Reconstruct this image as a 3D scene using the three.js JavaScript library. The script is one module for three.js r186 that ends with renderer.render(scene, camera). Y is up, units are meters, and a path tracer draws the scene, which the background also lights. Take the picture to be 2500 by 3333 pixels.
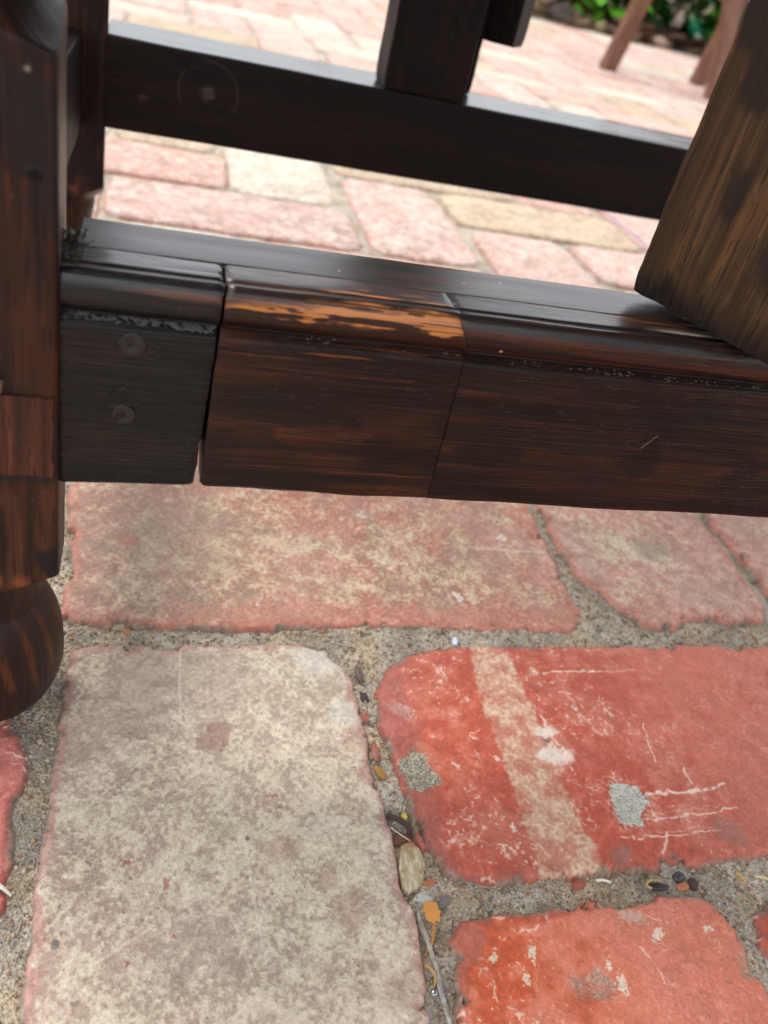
import * as THREE from 'three';
import { mergeGeometries, mergeVertices } from 'three/addons/utils/BufferGeometryUtils.js';
import { RoundedBoxGeometry } from 'three/addons/geometries/RoundedBoxGeometry.js';

// ---------------------------------------------------------------- camera, sky, sun, exposure
const scene = new THREE.Scene();
const camera = new THREE.PerspectiveCamera(64.87, 0.75, 0.01, 400);
{
  const m = new THREE.Matrix4().makeBasis(
    new THREE.Vector3(0.96014, 0.20716, 0.18766),
    new THREE.Vector3(-0.04612, 0.77957, -0.62461),
    new THREE.Vector3(-0.27569, 0.59106, 0.75806));
  camera.quaternion.setFromRotationMatrix(m);
  camera.position.set(0, 0.2403, 0);
  camera.focus = 0.25;
  camera.userData.fStop = 12.5;
}
const renderer = new THREE.WebGLRenderer({ antialias: true });
renderer.toneMapping = THREE.LinearToneMapping;
renderer.toneMappingExposure = 1.65;
renderer.shadowMap.enabled = true;
renderer.outputColorSpace = THREE.SRGBColorSpace;
renderer.setSize(768, 1024);

// a bright, evenly overcast sky: a little brighter overhead, faintly blue
{
  const w = 64, h = 32, d = new Float32Array(w * h * 4);
  for (let j = 0; j < h; j++) for (let i = 0; i < w; i++) {
    const el = Math.max(0, Math.sin(((j + 0.5) / h - 0.5) * Math.PI));
    const l = 0.75 * (1 + 0.7 * el), k = (j * w + i) * 4;
    d[k] = l * 0.97; d[k + 1] = l; d[k + 2] = l * 1.06; d[k + 3] = 1;
  }
  const t = new THREE.DataTexture(d, w, h, THREE.RGBAFormat, THREE.FloatType);
  t.mapping = THREE.EquirectangularReflectionMapping; t.magFilter = t.minFilter = THREE.LinearFilter; t.wrapS = THREE.RepeatWrapping; t.needsUpdate = true;
  scene.background = t; scene.environment = t;
}
const sun = new THREE.DirectionalLight(new THREE.Color(1, 0.95, 0.87), 1.1);
sun.position.set(-2.4, 6.5, -3.6); sun.target.position.set(0.3, 0, -0.6);
sun.castShadow = true; sun.shadow.radius = 26; sun.shadow.mapSize.set(2048, 2048);
Object.assign(sun.shadow.camera, { left: -4, right: 4, top: 4, bottom: -4, near: 0.5, far: 20 });
scene.add(sun, sun.target);

// ---------------------------------------------------------------- noise and helpers
function rng(seed) { let a = seed >>> 0; return () => { a = (a + 0x6D2B79F5) | 0; let t = Math.imul(a ^ (a >>> 15), 1 | a); t = (t + Math.imul(t ^ (t >>> 7), 61 | t)) ^ t; return ((t ^ (t >>> 14)) >>> 0) / 4294967296; }; }
const PERM = new Uint16Array(2048), VAL = new Float32Array(1024);
{ const r = rng(11); for (let i = 0; i < 1024; i++) { PERM[i] = i; VAL[i] = r(); } for (let i = 1023; i > 0; i--) { const j = Math.floor(r() * (i + 1)); const t = PERM[i]; PERM[i] = PERM[j]; PERM[j] = t; } for (let i = 0; i < 1024; i++) PERM[i + 1024] = PERM[i]; }
function vn(x, y, s = 0) {            // value noise, 0..1
  const xi = Math.floor(x), yi = Math.floor(y); let fx = x - xi, fy = y - yi;
  fx = fx * fx * (3 - 2 * fx); fy = fy * fy * (3 - 2 * fy);
  const a = PERM[(xi + s * 131) & 1023], b = PERM[(xi + 1 + s * 131) & 1023], y0 = yi & 1023, y1 = (yi + 1) & 1023;
  const p = VAL[PERM[a + y0]], q = VAL[PERM[b + y0]], r = VAL[PERM[a + y1]], t = VAL[PERM[b + y1]];
  return p + (q - p) * fx + (r + (t - r) * fx - p - (q - p) * fx) * fy;
}
function fb(x, y, s = 0, o = 4) { let v = 0, a = 0.5, n = 0; for (let i = 0; i < o; i++) { v += a * vn(x, y, s + i * 7); n += a; a *= 0.5; x = x * 2.03 + 17.1; y = y * 2.03 + 9.7; } return v / n; }
const clamp = (x, a = 0, b = 1) => x < a ? a : x > b ? b : x;
const ss = (a, b, x) => { const t = clamp((x - a) / (b - a)); return t * t * (3 - 2 * t); };
const mix = (a, b, t) => a + (b - a) * t;
const mix3 = (a, b, t) => { a[0] += (b[0] - a[0]) * t; a[1] += (b[1] - a[1]) * t; a[2] += (b[2] - a[2]) * t; return a; };
function segDist(px, py, ax, ay, bx, by) { const dx = bx - ax, dy = by - ay, t = clamp(((px - ax) * dx + (py - ay) * dy) / (dx * dx + dy * dy || 1e-12)); return Math.hypot(px - ax - t * dx, py - ay - t * dy); }
function polyLineDist(px, py, pts) { let d = 9; for (let i = 0; i + 1 < pts.length; i++) d = Math.min(d, segDist(px, py, pts[i][0], pts[i][1], pts[i + 1][0], pts[i + 1][1])); return d; }
function polySD(px, py, P) {          // inside positive
  let d = 9, inside = false;
  for (let i = 0, j = P.length - 1; i < P.length; j = i++) {
    const a = P[j], b = P[i]; d = Math.min(d, segDist(px, py, a[0], a[1], b[0], b[1]));
    if ((a[1] > py) !== (b[1] > py) && px < (b[0] - a[0]) * (py - a[1]) / (b[1] - a[1]) + a[0]) inside = !inside;
  }
  return inside ? d : -d;
}
// fn(u, v, out) fills out[0..2] with an sRGB colour (0..1) and out[3] with a height (0..1): makes a colour map and a bump map
function makeMaps(w, h, fn, { bump = true, repeat = false } = {}) {
  const c = new Uint8Array(w * h * 4), b = bump ? new Uint8Array(w * h * 4) : null, o = [0, 0, 0, 0.5];
  for (let j = 0; j < h; j++) for (let i = 0; i < w; i++) {
    o[3] = 0.5; fn((i + 0.5) / w, (j + 0.5) / h, o); const k = (j * w + i) * 4;
    for (let q = 0; q < 3; q++) c[k + q] = clamp(o[q]) * 255;
    c[k + 3] = 255;
    if (b) { b[k] = b[k + 1] = b[k + 2] = clamp(o[3]) * 255; b[k + 3] = 255; }
  }
  const mk = (d, srgb) => { const t = new THREE.DataTexture(d, w, h, THREE.RGBAFormat); t.magFilter = THREE.LinearFilter; t.minFilter = THREE.LinearMipmapLinearFilter; t.generateMipmaps = true; t.wrapS = t.wrapT = repeat ? THREE.RepeatWrapping : THREE.ClampToEdgeWrapping; if (srgb) t.colorSpace = THREE.SRGBColorSpace; t.needsUpdate = true; return t; };
  return { map: mk(c, true), bump: b ? mk(b, false) : null };
}
const taken = {};
function numbered(n) { const k = taken[n] = (taken[n] ?? -1) + 1; return k ? `${n}_${String(k).padStart(3, '0')}` : n; }
function mesh(name, geo, mat, parent) { const m = new THREE.Mesh(geo, mat); m.name = name; m.castShadow = m.receiveShadow = true; parent.add(m); return m; }
function tag(o, label, category, group) { o.userData.label = label; o.userData.category = category; if (group) o.userData.group = group; return o; }
function thing(name, label, category, x = 0, y = 0, z = 0, group) { const o = new THREE.Group(); o.name = numbered(name); o.position.set(x, y, z); scene.add(o); return tag(o, label, category, group); }
function solo(name, geo, mat, label, category, group) { return tag(mesh(numbered(name), geo, mat, scene), label, category, group); }
function gridGeometry(nx, ny, fn, close = false) {       // fn(i, j) -> [x, y, z, u, v]
  const pos = new Float32Array(nx * ny * 3), uv = new Float32Array(nx * ny * 2), idx = [];
  for (let j = 0; j < ny; j++) for (let i = 0; i < nx; i++) { const p = fn(i, j), k = j * nx + i; pos[k * 3] = p[0]; pos[k * 3 + 1] = p[1]; pos[k * 3 + 2] = p[2]; uv[k * 2] = p[3]; uv[k * 2 + 1] = p[4]; }
  for (let j = 0; j + 1 < ny; j++) for (let i = 0; i + 1 < nx; i++) { const a = j * nx + i, b = a + 1, c = a + nx, d = c + 1; idx.push(a, c, b, b, c, d); }
  const g = new THREE.BufferGeometry();
  g.setAttribute('position', new THREE.BufferAttribute(pos, 3)); g.setAttribute('uv', new THREE.BufferAttribute(uv, 2)); g.setIndex(idx);
  return g;
}
// ---------------------------------------------------------------- the ground: earth to the horizon, the brick patio, the garden bed
const std = (o) => new THREE.MeshStandardMaterial({ roughness: 0.9, metalness: 0, ...o });
const rgb = (r, g, b) => new THREE.Color().setRGB(r / 255, g / 255, b / 255, THREE.SRGBColorSpace);

const soilMaps = makeMaps(256, 256, (u, v, o) => {
  const n = fb(u * 16, v * 16, 3), f = fb(u * 90, v * 90, 5, 3); o[0] = 0.27 + 0.16 * n + 0.1 * (f - 0.5); o[1] = o[0] * 0.82; o[2] = o[0] * 0.62; o[3] = f;
}, { repeat: true });
const soilMat = std({ map: soilMaps.map, bumpMap: soilMaps.bump, bumpScale: 0.01, roughness: 1 });
{
  const g = new THREE.PlaneGeometry(240, 240, 1, 1); g.rotateX(-Math.PI / 2); g.translate(0, -0.03, 0);
  const uv = g.attributes.uv; for (let i = 0; i < uv.count; i++) uv.setXY(i, uv.getX(i) * 240, uv.getY(i) * 240);
  mesh('ground', g, soilMat, scene).userData.kind = 'structure';
}
const patio = new THREE.Group(); patio.name = 'patio'; patio.userData.kind = 'structure'; scene.add(patio);
const bedEdge = (x) => -3.56 - 0.12 * (x - 1.2) + 0.05 * Math.sin(x * 3.1) + 0.02 * Math.sin(x * 11);

// --- bricks close to the camera: their own worn outline, relief and stains
const GREY = [0.60, 0.565, 0.49];
const HERO = [];
function hero(spec) { HERO.push(spec); }
const S_PALE = { a: [0.735, 0.66, 0.595], b: [0.73, 0.63, 0.565], crust: [0.79, 0.74, 0.645], grime: [0.67, 0.60, 0.53], gr: 0.5, t0: 0.36, t1: 0.72, rim: 0.004, fleck: 0.76, vein: 0.1, soft: 0.42, rimc: [0.73, 0.53, 0.49] };
const S_RED = { a: [0.735, 0.335, 0.24], b: [0.755, 0.41, 0.325], crust: [0.82, 0.63, 0.55], grime: [0.66, 0.33, 0.27], gr: 0.3, t0: 0.70, t1: 0.90, rim: 0.003, fleck: 0.76, vein: 0.56, soft: 0.25, rimc: [0.62, 0.34, 0.29] };
const S_ORANGE = { a: [0.77, 0.345, 0.20], b: [0.79, 0.44, 0.345], crust: [0.84, 0.70, 0.62], grime: [0.68, 0.37, 0.28], gr: 0.35, t0: 0.7, t1: 0.9, rim: 0.003, fleck: 0.75, vein: 0.64, soft: 0.3, rimc: [0.64, 0.35, 0.28] };
const S_PINK = { a: [0.725, 0.545, 0.48], b: [0.705, 0.465, 0.395], crust: [0.775, 0.715, 0.60], grime: [0.62, 0.53, 0.45], gr: 0.5, t0: 0.38, t1: 0.80, rim: 0.005, fleck: 0.77, vein: 0.15, soft: 0.45, rimc: [0.72, 0.45, 0.385] };
const S_DUSTY = { a: [0.755, 0.585, 0.53], b: [0.74, 0.545, 0.48], crust: [0.735, 0.675, 0.575], grime: [0.65, 0.56, 0.49], gr: 0.5, t0: 0.5, t1: 0.76, rim: 0.006, fleck: 0.8, vein: 0.05, soft: 0.6, rimc: [0.72, 0.47, 0.41] };
function brickColour(S, x, z, d, o) {
  const wx = x + 0.010 * (fb(x * 110, z * 110, 40, 3) - 0.5), wz = z + 0.010 * (fb(x * 110, z * 110, 44, 3) - 0.5);
  const n1 = fb(wx * 30, wz * 30, S.seed, 5), n2 = fb(x * 190, z * 190, S.seed + 1, 5), n3 = vn(x * 2300, z * 2300, S.seed + 2), n4 = fb(x * 800, z * 800, S.seed + 3, 3), n5 = fb(wx * 75, wz * 75, S.seed + 11, 5);
  const c = [...S.a]; mix3(c, S.b, ss(0.36, 0.64, n1 + 0.6 * (n2 - 0.5)));
  mix3(c, S.grime, (S.gr ?? 0.5) * ss(0.46, 0.68, fb(wx * 48 + 30, wz * 48, S.seed + 5, 5) + 0.3 * (n4 - 0.5)));
  const bias = S.bias ? S.bias(x, z) : 0, inside = ss(S.rim * 0.2, S.rim, d + (n2 - 0.5) * 0.007);
  mix3(c, S.rimc, 0.7 * (1 - inside));
  const m = 0.55 * n5 + 0.45 * n1 + 0.45 * (n2 - 0.5) + 0.4 * (n4 - 0.5) + 0.12 * (n3 - 0.5) + bias;
  const t = ss(S.t0, S.t1, m) * inside; mix3(c, S.crust, clamp(t) * (0.66 + 0.3 * n4));
  const q = n2 * 0.5 + n4 * 0.5; mix3(c, [c[0] * 0.86, c[1] * 0.83, c[2] * 0.80], S.soft * ss(0.5, 0.36, q)); mix3(c, [0.86, 0.815, 0.74], 0.35 * S.soft * ss(0.54, 0.66, q) * inside);
  const r = 1 - Math.abs(2 * fb(wx * 95, wz * 95, S.seed + 6, 4) - 1), region = ss(1 - S.vein, 1.3 - S.vein, fb(x * 38 + 9, z * 38, S.seed + 8, 3) + 0.25 + bias * 0.6);
  const vein = ss(0.95, 0.99, r + 0.05 * (n4 - 0.5)) * region * ss(0.44, 0.58, n2); mix3(c, [0.88, 0.77, 0.70], 0.75 * vein);
  const fl = ss(S.fleck, S.fleck + 0.07, n4 * 0.75 + 0.3 * n1 + (region - 0.3) * 0.10) * inside; mix3(c, [0.87, 0.80, 0.73], 0.65 * fl);
  const pit = ss(0.90, 0.94, vn(x * 700, z * 700, S.seed + 9)) * ss(0.45, 0.6, n1); mix3(c, [0.46, 0.39, 0.34], 0.3 * pit);
  o[3] = 0.5 + 0.12 * t + 0.22 * (n4 - 0.5) + 0.06 * (n3 - 0.5) + 0.12 * vein + 0.08 * fl - 0.2 * pit + 0.25 * (n2 - 0.5);
  if (S.extra) S.extra(x, z, d, c, o, n2, n4, n3);
  const dirt = ss(0.0010, -0.0008, d + (n2 - 0.5) * 0.006), l = 0.9 + 0.5 * (n4 - 0.5);
  mix3(c, [GREY[0] * l, GREY[1] * l, GREY[2] * l], dirt * 0.8);
  const gr = 1 + 0.13 * (n3 - 0.5) + 0.16 * (n4 - 0.5) + 0.10 * (n2 - 0.5); o[0] = c[0] * gr; o[1] = c[1] * gr; o[2] = c[2] * gr;
}
function shape(P, x, z, seed) {
  const wx = x + 0.003 * (fb(x * 120, z * 120, seed + 26, 3) - 0.5), wz = z + 0.003 * (fb(x * 120, z * 120, seed + 27, 3) - 0.5), n = fb(x * 95, z * 95, seed + 24, 4);
  return polySD(wx, wz, P) + 0.0012 * (n - 0.5) - 0.0035 * ss(0.60, 0.72, n);
}
function buildHero(S) {
  let x0 = 9, x1 = -9, z0 = 9, z1 = -9;
  for (const p of S.poly) { x0 = Math.min(x0, p[0]); x1 = Math.max(x1, p[0]); z0 = Math.min(z0, p[1]); z1 = Math.max(z1, p[1]); }
  x0 -= 0.004; x1 += 0.004; z0 -= 0.004; z1 += 0.004; S.box = [x0, x1, z0, z1];
  const w = x1 - x0, l = z1 - z0, st = S.step ?? 0.0008, nx = Math.ceil(w / st) + 1, nz = Math.ceil(l / st) + 1, tr = S.res ?? 0.0002;
  const g = gridGeometry(nx, nz, (i, j) => {
    const x = x0 + w * i / (nx - 1), z = z0 + l * j / (nz - 1), d = shape(S.poly, x, z, S.seed);
    let y = 0.0016 * (fb(x * 26, z * 26, S.seed + 30, 2) - 0.5) + 0.0011 * (fb(x * 130, z * 130, S.seed + 31, 4) - 0.5) - 0.0012 * ss(0.66, 0.78, fb(x * 75, z * 75, S.seed + 35, 4));
    const e = 0.0022 * (0.6 + 1.3 * vn(x * 80, z * 80, S.seed + 32)), dr = 0.0011 + 0.0012 * vn(x * 50, z * 50, S.seed + 33);
    if (d < e) { const q = clamp(d / e, -1, 1); y -= q >= 0 ? dr * (1 - Math.sqrt(1 - (1 - q) * (1 - q))) : dr; }
    if (d < 0) y += d * 2.6;
    if (S.relief) y += S.relief(x, z, d);
    return [x, Math.max(y, -0.014), z, (x - x0) / w, (z - z0) / l];
  });
  const pos = g.attributes.position, old = g.index.array, idx = [];
  for (let k = 0; k < old.length; k += 3) if (Math.max(pos.getY(old[k]), pos.getY(old[k + 1]), pos.getY(old[k + 2])) > -0.0135) idx.push(old[k], old[k + 1], old[k + 2]);
  g.setIndex(idx); g.computeVertexNormals();
  const tx = makeMaps(Math.round(w / tr), Math.round(l / tr), (u, v, o) => { const x = x0 + u * w, z = z0 + v * l; brickColour(S, x, z, shape(S.poly, x, z, S.seed), o); });
  const m = mesh(numbered('brick'), g, std({ map: tx.map, bumpMap: tx.bump, bumpScale: 0.0014, roughness: S.rough ?? 0.82 }), patio);
  if (S.label) m.userData.label = S.label;
}
const inBlob = (x, z, c, r, k = 1) => 1 - ss(r * 0.65, r * 1.2, Math.hypot(x - c[0], (z - c[1]) * k) + r * 1.5 * (fb(x * 0.9 / r, z * 0.9 / r, 77, 4) - 0.5));

function inFleck(x, z, p, r) {          // an angular chip of lime: stretched, with a torn outline
  const a = vn(p[0] * 911, p[1] * 733, 5) * 6.3, c = Math.cos(a), s = Math.sin(a), dx = x - p[0], dz = z - p[1], u = Math.abs(c * dx + s * dz) / 1.5, v = Math.abs(c * dz - s * dx) / 0.65;
  return 1 - ss(r * 0.6, r * 1.05, Math.max(u + v * 0.5, v) + 2.2 * r * (fb(x * 1500, z * 1500, 78, 3) - 0.5));
}
hero({ ...S_PALE, seed: 100, label: 'pale brick with a thick cream lime crust',
  poly: [[-0.0274, -0.2170], [-0.0211, -0.2198], [0.0144, -0.2194], [0.0431, -0.2199], [0.0579, -0.2190], [0.0699, -0.2165], [0.0767, -0.2108], [0.0790, -0.2013], [0.0788, -0.1889], [0.0796, -0.1761], [0.0785, -0.1642], [0.0805, -0.1528], [0.0810, -0.1354], [0.0811, -0.1196], [0.0829, -0.1106], [0.0830, -0.0969], [0.0813, -0.0782], [0.0815, 0.004], [-0.0255, 0.006], [-0.0266, -0.0908], [-0.0265, -0.1217], [-0.0272, -0.1587], [-0.0279, -0.1955]],
  bias: (x, z) => 0.14 * ss(0.0, 0.045, x) - 0.06 + 0.1 * ss(-0.2, -0.16, z) - 0.08 * ss(-0.205, -0.22, z),
  extra(x, z, d, c, o, n2, n4) {
    const b = inBlob(x, z, [0.0255, -0.1760], 0.0058); mix3(c, [0.56, 0.42, 0.37], b * 0.6); o[3] -= b * 0.15;
    for (const [p, r, k] of [[[0.0709, -0.1847], 0.006, 0.7], [[0.0662, -0.2097], 0.008, 0.8], [[0.0588, -0.1402], 0.006, 0.35]]) mix3(c, [0.78, 0.75, 0.71], k * inBlob(x, z, p, r));
    for (const [p, r] of [[[0.0786, -0.0872], 0.008], [[0.0636, -0.1123], 0.006], [[0.0751, -0.1722], 0.006], [[0.0571, -0.1223], 0.004], [[0.0443, -0.1324], 0.005]]) mix3(c, [0.62, 0.49, 0.42], 0.4 * inBlob(x, z, p, r));
    for (const [p, r] of [[[0.0333, -0.1368], 0.0009], [[-0.0200, -0.1097], 0.0014]]) mix3(c, [0.42, 0.39, 0.37], 0.8 * inBlob(x, z, p, r * 0.8));
    for (const [p, r] of [[[-0.0031, -0.1319], 0.0011], [[0.0429, -0.1514], 0.0014], [[0.0112, -0.1089], 0.0008], [[-0.0010, -0.1029], 0.0008], [[0.0090, -0.1248], 0.0012]]) mix3(c, [0.62, 0.36, 0.31], 0.7 * inFleck(x, z, p, r));
    for (const l of [[[0.0328, -0.1340], [0.0345, -0.1163], [0.0366, -0.0990]], [[-0.0166, -0.0999], [-0.0054, -0.1058], [0.0054, -0.1123]], [[0.0127, -0.2194], [0.0124, -0.1989], [0.0131, -0.1823]], [[0.0287, -0.1101], [0.0325, -0.0958]]]) mix3(c, [0.86, 0.82, 0.74], 0.5 * (1 - ss(0.0002, 0.0007, polyLineDist(x, z, l) + 0.0006 * (n4 - 0.4))));
  } });
const stripeL = [[0.1320, -0.2209], [0.1288, -0.1876], [0.1294, -0.1599], [0.1283, -0.1254], [0.1284, -0.1173]], stripeR = [[0.1486, -0.2210], [0.1500, -0.1848], [0.1503, -0.1589], [0.1506, -0.1360], [0.1549, -0.1160]];
const stripe = [...stripeL, ...[...stripeR].reverse()];
const whitePatch = [[0.1682, -0.1504], [0.1789, -0.1479], [0.1828, -0.1428], [0.1791, -0.1378], [0.1746, -0.1319], [0.1657, -0.1323], [0.1657, -0.1396]];
const smear = [[0.0971, -0.1716], [0.1001, -0.1613], [0.1037, -0.1532], [0.0983, -0.1504], [0.0907, -0.1515], [0.0887, -0.1599]];
hero({ ...S_RED, seed: 200, label: 'red brick crossed by a pale tan stripe', rough: 0.6,
  poly: [[0.0868, -0.1954], [0.0931, -0.2054], [0.1037, -0.2139], [0.1149, -0.2180], [0.1298, -0.2190], [0.1966, -0.2188], [0.2870, -0.2192], [0.312, -0.219], [0.314, -0.12], [0.2195, -0.1172], [0.1993, -0.1163], [0.1690, -0.1160], [0.1342, -0.1171], [0.1092, -0.1173], [0.1001, -0.1191], [0.0932, -0.1232], [0.0896, -0.1315], [0.0886, -0.1452], [0.0874, -0.1677], [0.0857, -0.1822]],
  bias: (x, z) => 0.05 * ss(0.16, 0.22, x) + 0.14 * (1 - ss(0.008, 0.02, Math.hypot(x - 0.112, z + 0.136))),
  relief: (x, z) => { const s = polySD(x, z, smear); return -0.0016 * ss(-0.002, 0.003, s); },
  extra(x, z, d, c, o, n2, n4, n3) {
    const wx = x + 0.0016 * (vn(x * 420, z * 420, 31) - 0.5) + 0.0008 * (n4 - 0.5), wz = z + 0.0016 * (vn(x * 420, z * 420, 33) - 0.5) + 0.0010 * (n2 - 0.5);
    mix3(c, [0.775, 0.455, 0.375], 0.7 * ss(0.165, 0.225, x + 0.05 * (n2 - 0.5)));
    const s = polySD(x, z, stripe) + 0.0030 * (n2 - 0.5) + 0.0014 * (n4 - 0.5);
    const st = ss(-0.0009, 0.0016, s) * (0.72 + 0.35 * (n4 - 0.3));
    mix3(c, [0.78, 0.63, 0.53], clamp(st * (0.62 + 0.34 * ss(0.34, 0.5, n2)))); mix3(c, [0.83, 0.75, 0.645], clamp(0.75 * st * ss(0.40, 0.72, n2 * 0.6 + n4 * 0.4)));
    const ring = inBlob(x, z, [0.1513, -0.1676], 0.0076); mix3(c, [0.80, 0.58, 0.52], 0.45 * ring); mix3(c, [0.86, 0.83, 0.77], 0.8 * ring * ss(0.5, 0.58, n2)); mix3(c, [0.42, 0.36, 0.33], 0.8 * inBlob(x, z, [0.1504, -0.1693], 0.0014));
    const rr = Math.hypot(x - [0.2486, -0.1679][0], z - [0.2486, -0.1679][1]); mix3(c, [0.84, 0.56, 0.50], 0.5 * (1 - ss(0.0003, 0.0009, Math.abs(rr - 0.0068))));
    const wp = ss(-0.0003, 0.0007, polySD(x, z, whitePatch) + 0.0042 * (n2 - 0.5) + 0.003 * (n4 - 0.5)); mix3(c, [0.75 + 0.2 * (n3 - 0.5), 0.735 + 0.2 * (n3 - 0.5), 0.68 + 0.2 * (n3 - 0.5)], wp); o[3] += 0.5 * wp * (0.6 + 0.8 * (n3 - 0.5));
    mix3(c, [0.86, 0.66, 0.60], 0.6 * (1 - wp) * ss(-0.004, 0, polySD(x, z, whitePatch)) * ss(0.4, 0.6, n4));
    for (const [l, w, k] of [[[[0.1823, -0.1442], [0.1895, -0.1449], [0.2036, -0.1445], [0.2177, -0.1464]], 0.0008, 0.95], [[[0.1762, -0.1343], [0.1879, -0.1343], [0.2024, -0.1353], [0.2177, -0.1366]], 0.0005, 0.8], [[[0.1635, -0.1276], [0.1805, -0.1275], [0.2066, -0.1286]], 0.0004, 0.8], [[[0.1563, -0.2035], [0.1764, -0.2035], [0.1921, -0.2036]], 0.0004, 0.95], [[[0.1919, -0.2031], [0.2068, -0.2045]], 0.0003, 0.6], [[[0.1771, -0.1361], [0.2123, -0.1381]], 0.0003, 0.5], [[[0.1793, -0.1290], [0.2118, -0.1305]], 0.00025, 0.5],
      [[[0.1522, -0.1807], [0.1522, -0.1714], [0.1556, -0.1649], [0.1564, -0.1546]], 0.0006, 0.85], [[[0.1682, -0.1915], [0.1708, -0.1797], [0.1752, -0.1706]], 0.0003, 0.7], [[[0.1961, -0.1766], [0.1949, -0.1676], [0.1937, -0.1590]], 0.0005, 0.75], [[[0.2048, -0.1543], [0.2046, -0.1481]], 0.0005, 0.8], [[[0.1829, -0.1284], [0.1784, -0.1217]], 0.0008, 0.75], [[[0.1817, -0.1415], [0.1819, -0.1339]], 0.0005, 0.7], [[[0.1822, -0.1912], [0.1823, -0.1816]], 0.0003, 0.6]])
      mix3(c, [0.90, 0.79, 0.72], Math.max(k * (1 - ss(w * 0.6, w * 1.3, polyLineDist(wx, wz, l) + 0.0005 * (n4 - 0.4))) * ss(0.24, 0.4, n4), 0.28 * k * (1 - ss(0, w * 4, polyLineDist(wx, wz, l))) * ss(0.45, 0.65, n2)));
    mix3(c, [0.82, 0.79, 0.75], 0.9 * inFleck(x, z, [0.0949, -0.1858], 0.0042));
    for (const p of [[0.1685, -0.1843], [0.1248, -0.1341], [0.1104, -0.1598], [0.1276, -0.1620], [0.1839, -0.1804]]) mix3(c, [0.86, 0.80, 0.74], 0.8 * inFleck(x, z, p, 0.0014));
    mix3(c, [0.60, 0.42, 0.37], 0.6 * inBlob(x, z, [0.2095, -0.1266], 0.006)); mix3(c, [0.60, 0.42, 0.37], 0.7 * inBlob(x, z, [0.1615, -0.1212], 0.004));
    const sm = ss(-0.0008, 0.001, polySD(x, z, smear) + 0.006 * (n2 - 0.5) + 0.002 * (n4 - 0.5)); mix3(c, [GREY[0] * (0.7 + 0.6 * n3), GREY[1] * (0.7 + 0.6 * n3), GREY[2] * (0.7 + 0.6 * n3)], sm); o[3] += sm * 0.5 * (n3 - 0.5);
    mix3(c, [0.63, 0.36, 0.32], 0.65 * ss(0.0155, 0.009, x - 0.087 + 0.012 * (n2 - 0.5)) * (1 - sm));
  } });
const chipped = [[0.1274, -0.0857], [0.1367, -0.0874], [0.1434, -0.0827], [0.1388, -0.0780], [0.1268, -0.0787]], chipped2 = [[0.1875, -0.0877], [0.1942, -0.0842], [0.1930, -0.0773], [0.1842, -0.0796]];
hero({ ...S_ORANGE, seed: 300, label: 'orange red brick with rounded worn corners', rough: 0.6,
  poly: [[0.0903, -0.0988], [0.0946, -0.1018], [0.0979, -0.1057], [0.1062, -0.1074], [0.1222, -0.1074], [0.1474, -0.1079], [0.1649, -0.1079], [0.1806, -0.1069], [0.1875, -0.1044], [0.1905, -0.0987], [0.1909, -0.0903], [0.1916, -0.0789], [0.1905, -0.0736], [0.1945, -0.05], [0.193, 0.1], [0.089, 0.1], [0.0906, -0.0772], [0.0903, -0.0834], [0.0940, -0.0944]],
  bias: (x, z) => 0.03 * ss(0.1, 0.16, x),
  relief: (x, z) => -0.002 * ss(-0.001, 0.003, polySD(x, z, chipped)) - 0.002 * ss(-0.001, 0.003, polySD(x, z, chipped2)),
  extra(x, z, d, c, o, n2, n4, n3) {
    const wx = x + 0.0032 * (fb(x * 300, z * 300, 31, 3) - 0.5), wz = z + 0.0032 * (fb(x * 300, z * 300, 34, 3) - 0.5);
    mix3(c, [0.80, 0.475, 0.385], 0.8 * ss(0.108, 0.14, x + 0.05 * (n2 - 0.5)));
    for (const P of [chipped, chipped2]) { const k = ss(-0.0008, 0.0012, polySD(x, z, P) + 0.005 * (n2 - 0.5)); mix3(c, [0.66 * (0.85 + 0.3 * n3), 0.52 * (0.85 + 0.3 * n3), 0.45 * (0.85 + 0.3 * n3)], k * (0.4 + 0.6 * ss(0.42, 0.55, n4))); }
    for (const l of [[[0.1599, -0.1014], [0.1659, -0.0994], [0.1697, -0.0968]], [[0.1155, -0.0998], [0.1224, -0.1013]], [[0.1263, -0.1053], [0.1268, -0.1023]], [[0.1538, -0.0925], [0.1573, -0.0845], [0.1567, -0.0786]], [[0.1015, -0.0872], [0.1021, -0.0821]]]) mix3(c, [0.88, 0.76, 0.70], 0.75 * (1 - ss(0.0002, 0.0007, polyLineDist(wx, wz, l) + 0.0006 * (n4 - 0.35))) * ss(0.32, 0.46, n4));
    for (const [p, r] of [[[0.1172, -0.0937], 0.0018], [[0.1130, -0.0872], 0.0014], [[0.1408, -0.0876], 0.0012], [[0.1042, -0.0934], 0.0013], [[0.1618, -0.0949], 0.002], [[0.1431, -0.0820], 0.002], [[0.1811, -0.0950], 0.0012]]) mix3(c, [0.86, 0.81, 0.74], 0.85 * inFleck(x, z, p, r * 1.1));
    mix3(c, [0.75, 0.68, 0.62], 0.7 * inFleck(x, z, [0.1553, -0.1019], 0.004));
    mix3(c, [0.67, 0.37, 0.30], 0.8 * inBlob(x, z, [0.0970, -0.0995], 0.006));
  } });
hero({ ...S_RED, seed: 350, rough: 0.65, poly: [[0.2019, -0.0984], [0.2087, -0.1010], [0.215, -0.107], [0.425, -0.105], [0.425, -0.008], [0.214, -0.006], [0.2085, -0.03], [0.2055, -0.075], [0.1968, -0.0883]], step: 0.0016 });
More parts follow.
